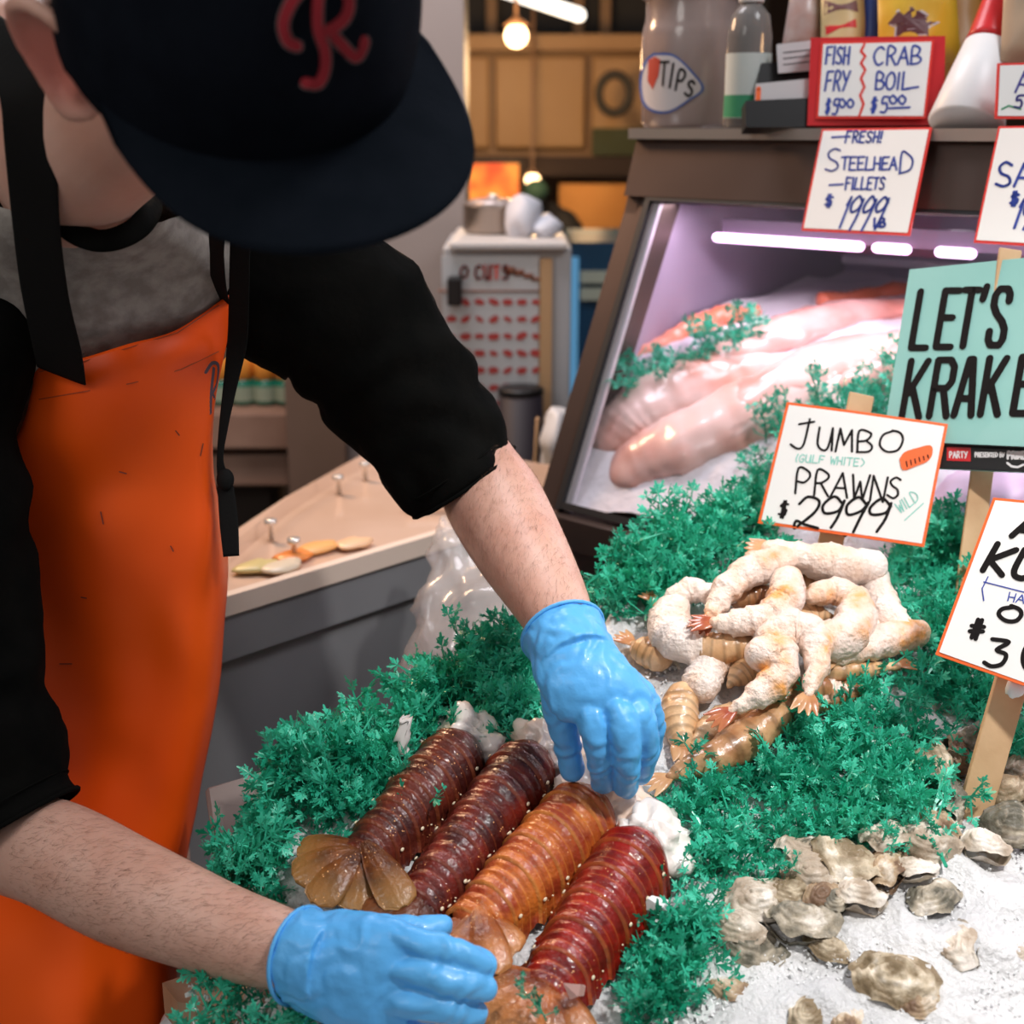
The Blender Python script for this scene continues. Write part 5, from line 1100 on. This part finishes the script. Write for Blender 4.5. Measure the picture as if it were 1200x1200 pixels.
_a = person.data.color_attributes.new('tint', 'FLOAT_COLOR', 'POINT'); _c = np.empty(len(person.data.vertices) * 3, np.float32); person.data.vertices.foreach_get('co', _c); _c = _c.reshape(-1, 3)
_t = np.ones((len(_c), 4), np.float32)
for sg_ in (1, -1):
    k_ = np.exp(-(np.linalg.norm(_c - Hp(sg_ * .094, -.02, -.036), axis=1) / .034) ** 4)[:, None]; _t[:, :3] *= 1 - k_ * np.array([.05, .48, .48])
k_ = np.exp(-(np.linalg.norm(_c - Hp(0, .098, -.074), axis=1) / .017) ** 4)[:, None]; _t[:, :3] *= 1 - k_ * np.array([.05, .3, .3])
_a.data.foreach_set('color', _t.ravel())
tag(person, 'person in navy cap, orange apron and blue gloves bending over the lobster tails', 'person')
# eyes
for sg_ in (1, -1): mk('eye', *ball(Hp(sg_ * .031, .080, -.006), E_ * .012, F_ * .012, U_ * .012, 14, 10), mat('eye_white', (.7, .7, .68), .2), person)
mk('hair', *loft([(Hp(0, -.014, .02), E_ * .079, F_ * .088), (Hp(0, -.016, -.012), E_ * .0785, F_ * .086), (Hp(0, -.036, -.045), E_ * .062, F_ * .058)], 36, 5, (False, False)), mat('brown_hair', (.10, .055, .035), .7, 0, (.18, .10, .07), 60, bump=.6, bscale=300), person)
# ---------------- cap
CC = Hp(0, .016, .022)
def cf(p): return p
NV, NU = 26, 60; v = []; f = []
for i in range(NV + 1):
    ph = (math.pi / 2) * i / NV * 1.04
    for j in range(NU):
        th = 2 * math.pi * j / NU; fr = math.cos(th)
        rx = .0975; ry = .112 if fr > 0 else .106; rz = .105 + .010 * max(0, fr)
        seam = 1 + .0035 * (abs(math.sin(3 * th)) ** .4) - .0035
        v.append(CC + (E_ * math.sin(th) * rx + F_ * math.cos(th) * ry) * (math.sin(ph) ** .82) * seam + U_ * (rz * math.cos(ph) + (.004 * max(0, fr)) * math.sin(ph * 2)))
for i in range(4):
    for j in range(NU):
        th = 2 * math.pi * j / NU; q = v[NV * NU + j]; e_ = math.sin(th) * .0975; dn = (.006 + 2.2 * e_ * e_) if math.cos(th) > 0 else (.033 - .012 * abs(math.cos(th))); v.append(q - U_ * dn * (i + 1) / 4)
f = [(i * NU + j, (i + 1) * NU + j, (i + 1) * NU + (j + 1) % NU, i * NU + (j + 1) % NU) for i in range(NV + 4) for j in range(NU)]
cap = mk('cap', v, f, capm, person); cap.modifiers.new('thick', 'SOLIDIFY').thickness = .002
mk('cap_button', *ball(CC + U_ * .106, E_ * .007, F_ * .007, U_ * .004, 14, 8), capm, cap)
# brim: crescent curved down at the sides
NB, NR_ = 40, 12; v = []; f = []; BW = .099; BL = .092
for sf in (0, 1):
    for i in range(NR_ + 1):
        q = i / NR_
        for j in range(NB + 1):
            a_ = -1.50 + 3.0 * j / NB; e0 = math.sin(a_) * .0955; f0 = math.cos(a_) * .109
            e1 = math.sin(a_) * BW * (1.03); f1 = .028 + .1495 * math.cos(a_) ** .65
            e = e0 + (e1 - e0) * q; ff = f0 + (f1 - f0) * q; ff = max(ff, f0)
            u = -.003 + .004 * q - 2.1 * e * e
            v.append(CC + E_ * e + F_ * ff + U_ * (u - sf * .0028))
K = NB + 1; Q = K * (NR_ + 1)
for i in range(NR_):
    for j in range(NB): q = (i * K + j, i * K + j + 1, (i + 1) * K + j + 1, (i + 1) * K + j); f.append(q); f.append(tuple(x + Q for x in q[::-1]))
for j in range(NB): f.append((NR_ * K + j, NR_ * K + j + 1, NR_ * K + j + 1 + Q, NR_ * K + j + Q))
for j in (0, NB):
    for i in range(NR_): f.append((i * K + j, (i + 1) * K + j, (i + 1) * K + j + Q, i * K + j + Q))
mk('brim', v, f, brimm, cap)
ctree = bvh(cap)
def oncap(x, y, off=.0014):
    q = hit(ctree, x, y, off); return (q, nrm(CP - q)) if q is not None else (None, None)
def wide(lines): return [[tuple(p) for p in cat_(L, 5)] for L in lines]
RO = (8, 4)
Rl = wide([[(352, -12), (340, 5), (332, 28), (337, 48), (348, 54)], [(374, -14), (372, 10), (373, 35), (381, 60), (380, 84), (372, 98), (358, 97)], [(374, -14), (392, -16), (408, -4), (406, 18), (392, 32), (378, 38)], [(386, 36), (400, 52), (416, 67), (424, 58), (427, 48)]])
def capstroke(name, lines, pen, m, off): return strokes(name, lines, pen, lambda x, y: oncap(x, y, off + .0020), m, cap, 0)
capstroke('letter_border', Rl, .0035, mat('logo_silver', (.17, .15, .15), .6), .0010)
capstroke('letter', Rl, .0027, mat('logo_red', (.34, .008, .02), .6), .0030)
mk('cap_snap', *ball(Hp(.078, .040, .006), E_ * .002, F_ * .004, U_ * .004, 10, 6), mat('snap', (.4, .38, .36), .3, .8), cap)
# ---------------- shirt
def wr(p, s, th, d): return p + d * (fbm(p, 9, 3) * .012 + math.sin(p[2] * 60 + p[0] * 25 + fbm(p, 7, 2) * 5) * .0012)
shirt = mk('shirt', *loft([ring(P(102, 236, 1.06), .082, .066, AXT), ring(P(104, 285, 1.14), .145, .090, AXT), ring(P(102, 340, 1.20), .168, .112, AXT), ring(P(78, 430, 1.27), .142, .118, AXT), ring(P(58, 600, 1.36), .145, .112, AXT), ring(P(45, 820, 1.43), .145, .106, AXT), ring(P(25, 1000, 1.46), .15, .115, AXT)], 60, 10, (False, False), wr), jersey_g, person)
stree = bvh(shirt)
def sl(pts, rad, flat, hem, name='sleeve'):
    P_ = [P(x, y, d) for x, y, d in pts]
    def fn(p, s, th, d):
        w = math.sin(s * 26 + math.sin(th * 2 + 1) * 2.2 + fbm(p, 10, 2) * 4) * .0034 * (.4 + s) + fbm(p, 14, 3) * .006
        return p + d * w
    v, f = tube(P_, rad, 48, 12, flat, CF, cap=(True, False), fn=fn)
    o = mk(name, v, f, jersey_k, person); o.modifiers.new('thick', 'SOLIDIFY').thickness = .0018
    # hem band
    e = P_[-1]; dr_ = nrm(P_[-1] - P_[-2]); n_ = len(v) - 1; ringp = [np.array(q) for q in v[-49:-1]] if False else [np.array(q) for q in v[len(v) - 49:len(v) - 1]]
    ringp = [np.array(q) for q in v[-49:-1]] if len(v) % 48 == 1 else [np.array(q) for q in v[-48:]]
    mb = MB(); mb.add(tube(ringp + [ringp[0]], .0022, 6, 1, cap=(False, False)))
    mb.add(tube([q - dr_ * .017 for q in ringp] + [ringp[0] - dr_ * .017], .0009, 6, 1, cap=(False, False)))
    mb.build('hem', jersey_k, o); return o
sl([(330, 335, 1.235), (395, 365, 1.245), (447, 425, 1.262), (497, 500, 1.278), (543, 567, 1.287)], [.080, .083, .077, .067, .060], .95, None)
sl([(-30, 400, 1.10), (-80, 500, 1.09), (-72, 660, 1.09), (-52, 800, 1.095), (-15, 900, 1.095), (22, 965, 1.09)], [.055, .070, .074, .073, .062, .054], .95, None)
# raglan fronts (black shoulder pieces) and dangling corner of the hem
mk('hem_corner', *tube([P(497, 585, 1.275), P(487, 600, 1.27), P(484, 606, 1.27)], [.007, .004, .001], 10, 4, .4, CF), jersey_k, person)
cl = [P(*q) for q in ((52, 205, 1.02), (66, 245, .985), (84, 270, .975), (115, 282, .975), (146, 276, .985), (170, 258, 1.01), (178, 232, 1.06), (150, 196, 1.12), (100, 180, 1.13), (62, 185, 1.07), (52, 205, 1.02))]
mk('collar', *tube(cl, .0088, 12, 6, .6, CF, cap=(False, False)), jersey_k, person)
# ---------------- apron
def ap(x, y, d): return P(x, y, d)
RW = [
 [(45, 432, 1.125), (98, 420, 1.105), (150, 404, 1.105), (208, 386, 1.13), (268, 345, 1.165)],
 [(43, 462, 1.125), (98, 454, 1.105), (155, 444, 1.105), (212, 428, 1.13), (260, 402, 1.165)],
 [(28, 512, 1.14), (90, 512, 1.12), (150, 507, 1.12), (203, 498, 1.14), (245, 478, 1.165)],
 [(-30, 572, 1.18), (50, 576, 1.15), (118, 576, 1.14), (185, 570, 1.155), (241, 552, 1.175)],
 [(-90, 650, 1.22), (8, 655, 1.19), (98, 655, 1.165), (180, 650, 1.18), (251, 640, 1.20)],
 [(-120, 740, 1.25), (0, 745, 1.22), (95, 745, 1.19), (180, 740, 1.20), (250, 720, 1.22)],
 [(-130, 850, 1.27), (-10, 855, 1.24), (90, 855, 1.21), (168, 850, 1.22), (237, 832, 1.24)],
 [(-140, 980, 1.28), (-20, 985, 1.25), (75, 985, 1.22), (148, 980, 1.23), (211, 965, 1.26)],
 [(-150, 1100, 1.29), (-30, 1100, 1.26), (60, 1100, 1.23), (130, 1100, 1.235), (190, 1092, 1.26)],
 [(-150, 1300, 1.29), (-30, 1300, 1.26), (60, 1300, 1.23), (130, 1300, 1.235), (184, 1290, 1.26)]]
def apf(p, a_, b_):
    w = math.sin(a_ * 7 + b_ * 5 + fbm(p, 5, 2) * 2.5) * .010 * min(1, b_ * 3) + fbm(p, 9, 2) * .006 * (.3 + b_)
    w += .006 * math.exp(-((a_ - .55 - .2 * math.sin(b_ * 4)) / .16) ** 2) * min(1, b_ * 5) - .005 * math.exp(-((a_ - .25 - b_ * .2) / .14) ** 2) * min(1, b_ * 4)
    return p - CF * w
rows = [[P(*q) for q in r_] for r_ in RW]
rows = [[r_[0] + (CF * .08 - CX * .02) * (.12, .12, .3, .6, 1, 1, 1, 1, 1, 1)[i]] + r_ + [r_[-1] + (CF * .10 - CX * .01) * (.10, .10, .3, .6, 1, 1, 1, 1, 1, 1)[i]] for i, r_ in enumerate(rows)]      # edges wrap round the body
v, f, nc_, nr_ = grid(rows, 9, apf)
apron = mk('apron', v, f, apronm, person); sm_ = apron.modifiers.new('thick', 'SOLIDIFY'); sm_.thickness = .0016
atree = bvh(apron)
def onap(x, y, off=.0032):
    q = hit(atree, x, y, off); return (q, nrm(CP - q)) if q is not None else (None, None)
strokes('bib_seam', [[(46, 468), (98, 459), (155, 449), (212, 433), (256, 412)], [(46, 436), (98, 424), (150, 408), (208, 390), (256, 358)]], .0005, onap, mat('seam', (.45, .06, .01), .6), apron, 0)
strokes('marker_letter', wide([[(246, 484), (247, 460), (250, 432)], [(241, 436), (248, 426), (255, 428), (253, 448), (248, 462)], [(248, 460), (252, 472)]]), .0016, onap, mat('marker_grey', (.10, .07, .10), .6), apron, 0)
random.seed(5)
strokes('scuffs', [[(x, y), (x + dx, y + dy)] for x, y, dx, dy in ((70, 778, 14, 0), (206, 505, 4, 5), (140, 553, 8, 2), (118, 600, 3, 14), (28, 800, 7, 1), (238, 520, -3, 14), (95, 700, 6, 1), (200, 640, 3, 6))], .0005, onap, mat('scuff', (.16, .03, .02), .7), apron, 0)
def ribbon(name, pts, wid, m, parent, th=.0013):
    keys = []; C_ = [P(*q) for q in pts]
    for i, (c_, w_) in enumerate(zip(C_, wid)):
        t_ = nrm(C_[min(i + 1, len(C_) - 1)] - C_[max(i - 1, 0)]); s_ = nrm(np.cross(t_, CF)); n_ = np.cross(s_, t_); keys.append((c_, s_ * w_ / 2 / 1550 * pts[i][2], n_ * th))
    return mk(name, *loft(keys, 16, 10, sq=.5), m, parent)
ribbon('neck_strap', [(72, 440, 1.095), (66, 405, 1.06), (52, 340, 1.01), (42, 260, .955), (36, 180, .905), (30, 110, .885), (6, 60, .90), (-40, 20, .95)], [62, 62, 60, 62, 64, 62, 56, 50], webm, apron)
ribbon('neck_strap', [(262, 365, 1.19), (256, 330, 1.13), (254, 295, 1.07), (250, 250, 1.0), (215, 190, .95)], [22, 22, 22, 22, 22], webm, apron)
ribbon('hanging_strap', [(283, 240, 1.03), (281, 300, 1.07), (280, 350, 1.11), (278, 400, 1.15), (270, 450, 1.165), (262, 500, 1.17), (258, 540, 1.175), (264, 568, 1.18), (268, 610, 1.18), (271, 652, 1.18)], [25, 25, 25, 24, 17, 11, 8, 18, 22, 19], webm, apron)
mk('strap_knot', *ball(P(264, 562, 1.178), CX * .008, CF * .006, CU * .010, 14, 10), webm, apron)
# ---------------- gloves
def glove(palm, cuff, fingers, rim):
    pr = []
    pr.append(loft(palm, 30, 8)); pr.append(tube(cuff[0], cuff[1], 30, 6, .9, CF, round_=False))
    for pts, rad in fingers: pr.append(tube([P(*q) for q in pts], rad, 18, 6))
    cc_ = [P(*q) for q in rim]
    def wr_(p, n_):
        p = np.array(p); n_ = np.array(n_)
        q = fbm(p, 26, 2); w = math.sin(np.dot(p, [170, 130, -210]) + q * 9) * .00055 + fbm(p, 60, 2) * .0008
        return p + n_ * w
    g = fuse('glove', pr, .00135, glovem, person, 5, wr_)
    return g
def knuck(c_, wd, hw, th): w_ = nrm(camv(*wd)); n_ = nrm(CF - w_ * np.dot(CF, w_)); return (P(*c_), w_ * hw, n_ * th)
gl = glove([knuck((666, 754, 1.078), (1, -.28, -.05), .0340, .030), knuck((674, 772, 1.066), (1, -.22, -.05), .036, .026), knuck((692, 802, 1.054), (1, -.12, -.02), .0415, .022), knuck((706, 828, 1.050), (1, -.05, .05), .0425, .0165), knuck((713, 846, 1.050), (1, -.02, .07), .036, .0105)],
           ([P(660, 742, 1.092), P(666, 756, 1.080), P(676, 776, 1.064)], [.0352, .0340, .032]),
           [([(650, 790, 1.072), (655, 828, 1.070), (664, 868, 1.078), (671, 903, 1.088)], [.013, .0135, .0115, .0102]),
            ([(683, 815, 1.052), (694, 845, 1.040), (702, 885, 1.048), (707, 918, 1.074)], [.0115, .0122, .0110, .0098]),
            ([(712, 818, 1.048), (730, 848, 1.034), (735, 890, 1.042), (733, 922, 1.068)], [.0115, .0122, .0110, .0098]),
            ([(733, 815, 1.054), (751, 842, 1.044), (757, 878, 1.056), (751, 908, 1.078)], [.0115, .0118, .0108, .0096]),
            ([(738, 800, 1.064), (758, 822, 1.062), (766, 856, 1.076), (760, 886, 1.094)], [.0110, .0108, .0098, .009])], [])
gr = glove([knuck((358, 1121, .966), (-.36, .93, 0), .0350, .030), knuck((378, 1127, .958), (-.32, .94, 0), .039, .026), knuck((425, 1142, .942), (-.22, .97, 0), .0445, .022), knuck((462, 1152, .934), (-.18, .98, .02), .0440, .0155), knuck((484, 1156, .930), (-.18, .98, .02), .038, .010)],
           ([P(353, 1120, .968), P(365, 1123, .962), P(386, 1129, .955)], [.0350, .0340, .032]),
           [([(440, 1098, .945), (480, 1102, .930), (530, 1116, .922), (568, 1130, .930)], [.0110, .0110, .0105, .0095]),
            ([(440, 1135, .940), (482, 1138, .924), (530, 1150, .916), (567, 1158, .926)], [.0115, .0115, .0108, .0098]),
            ([(440, 1165, .940), (470, 1173, .925), (520, 1181, .918), (556, 1188, .930)], [.0115, .0115, .0105, .0095]),
            ([(430, 1192, .945), (462, 1207, .932), (498, 1216, .928), (528, 1220, .938)], [.0110, .0108, .0098, .009]),
            ([(410, 1092, .965), (450, 1092, .972), (490, 1090, .978), (517, 1086, .985)], [.014, .0125, .0105, .0092])], [])
def rim(o, c_, ax_, r_, fl):
    ax_ = nrm(ax_); s_ = nrm(np.cross(ax_, CF)); n_ = np.cross(s_, ax_)
    mk('cuff_rim', *tube([c_ + s_ * math.cos(a) * r_ + n_ * math.sin(a) * r_ * fl for a in np.linspace(0, 2 * math.pi, 33)], .0017, 8, 1, cap=(False, False)), glovem, o)
rim(gl, P(659.5, 741, 1.093), P(672, 768, 1.068) - P(654, 728, 1.10), .0352, .93)
rim(gr, P(352, 1120, .969), P(378, 1127, .958) - P(342, 1116, .974), .0352, .95)
# ---------------- fine hair on the forearms
hv = []; hf = []; vs = person.data.vertices
def armhair(path, n_, r_, flow, bounds):
    pa = np.array([P(*q) for q in path]); co = np.array([q.co[:] for q in vs]); no = np.array([q.normal[:] for q in vs])
    d_ = np.full(len(co), 9.); 
    for a, b in zip(pa, pa[1:]):
        ab = b - a; t_ = np.clip(((co - a) @ ab) / (ab @ ab), 0, 1); d_ = np.minimum(d_, np.linalg.norm(co - (a + t_[:, None] * ab), axis=1))
    ids = np.where(d_ < r_)[0]; ax_ = nrm(pa[-1] - pa[0])
    for i in rng.choice(ids, n_):
        p = co[i]; n = no[i]; t_ = nrm(ax_ + nrm(np.cross(n, ax_)) * flow + rng.normal(size=3) * .35); t_ = nrm(t_ - n * np.dot(t_, n)); L_ = rng.uniform(.005, .011)
        s_ = np.cross(n, t_) * .00006; k = len(hv); p1 = p + t_ * L_ * .5 + n * .0012; p2 = p + t_ * L_ + n * .0008 + s_ * rng.uniform(-6, 6)
        hv.extend([p - s_, p + s_, p1 - s_, p1 + s_, p2]); hf.extend([(k, k + 1, k + 3, k + 2), (k + 2, k + 3, k + 4)])
armhair([(90, 1010, 1.06), (150, 1045, 1.04), (330, 1112, .978)], 5500, .052, .5, None); armhair([(572, 575, 1.27), (608, 640, 1.20), (655, 727, 1.10)], 4500, .05, -.5, None)
tag(mk('arm_hair', hv, hf, mat('arm_hair', (.16, .075, .04), .5), person, smooth=False), kind='stuff')
# ================================================================== light
def area(name, loc, target, size, power, col, shape_='DISK', sy=None, spread=180):
    d = bpy.data.lights.new(name, 'AREA'); d.shape = shape_; d.size = size; d.energy = power; d.color = col; d.spread = R(spread)
    if sy: d.size_y = sy
    o = bpy.data.objects.new(name, d); COL.objects.link(o); o.location = loc; o.rotation_euler = (Vector(target) - Vector(loc)).to_track_quat('-Z', 'Y').to_euler(); return o
def spot(name, loc, target, power, col, ang, blend=.6, rad=.05):
    d = bpy.data.lights.new(name, 'SPOT'); d.energy = power; d.color = col; d.spot_size = R(ang); d.spot_blend = blend; d.shadow_soft_size = rad
    o = bpy.data.objects.new(name, d); COL.objects.link(o); o.location = loc; o.rotation_euler = (Vector(target) - Vector(loc)).to_track_quat('-Z', 'Y').to_euler(); return o
def point(name, loc, power, col, rad=.05):
    d = bpy.data.lights.new(name, 'POINT'); d.energy = power; d.color = col; d.shadow_soft_size = rad
    o = bpy.data.objects.new(name, d); COL.objects.link(o); o.location = loc; return o
w = bpy.data.worlds.new('world'); bpy.context.scene.world = w; w.use_nodes = True
w.node_tree.nodes['Background'].inputs[0].default_value = (.95, .90, .88, 1); w.node_tree.nodes['Background'].inputs[1].default_value = .24
spot('stall_lamp', (.75, .35, 2.45), (.33, 1.10, .85), 86, (1, .965, .93), 48, 1.0, .06)
area('hall_light', (-1.6, -.5, 2.6), (0, 1.2, .9), .9, 9, (1, .95, .90))
area('warm_side_lamp', (-1.0, 2.5, 2.1), (-.2, 1.0, 1.2), .4, 18, (1, .62, .36))
c_ = C(.6, .215, .385); area('case_lamp', tuple(c_), tuple(C(.6, .20, 0)), 1.3, 3.2, (1, .86, .98), 'RECTANGLE', .05)
bpy.data.objects['case_lamp'].rotation_euler[2] += 0
point('cabinet_lamp', tuple(c1 - np.array([0, .25, .12])), 22, (1, .62, .30), .1)
point('wall_lamp', tuple(yp(690, 200, 5.6)), 6, (1, .60, .28), .06)
area('counter_fill', (.9, 1.0, 2.6), (-.1, 1.6, .6), .5, 9, (.95, .96, 1.0))  # added fill with no lamp behind it, brightens the steel side panel
area('passage_light', (-.4, 2.2, 2.75), (-.1, 2.9, .9), .8, 20, (.95, .93, 1.0))
sc = bpy.context.scene; sc.view_settings.view_transform = 'Standard'; sc.view_settings.look = 'None'; sc.view_settings.gamma = 1; sc.view_settings.exposure = .38
sc.cycles.max_bounces = 8; sc.cycles.transparent_max_bounces = 10; sc.cycles.sample_clamp_indirect = 5; sc.cycles.use_denoising = True
sc.cycles.caustics_reflective = False; sc.cycles.caustics_refractive = False
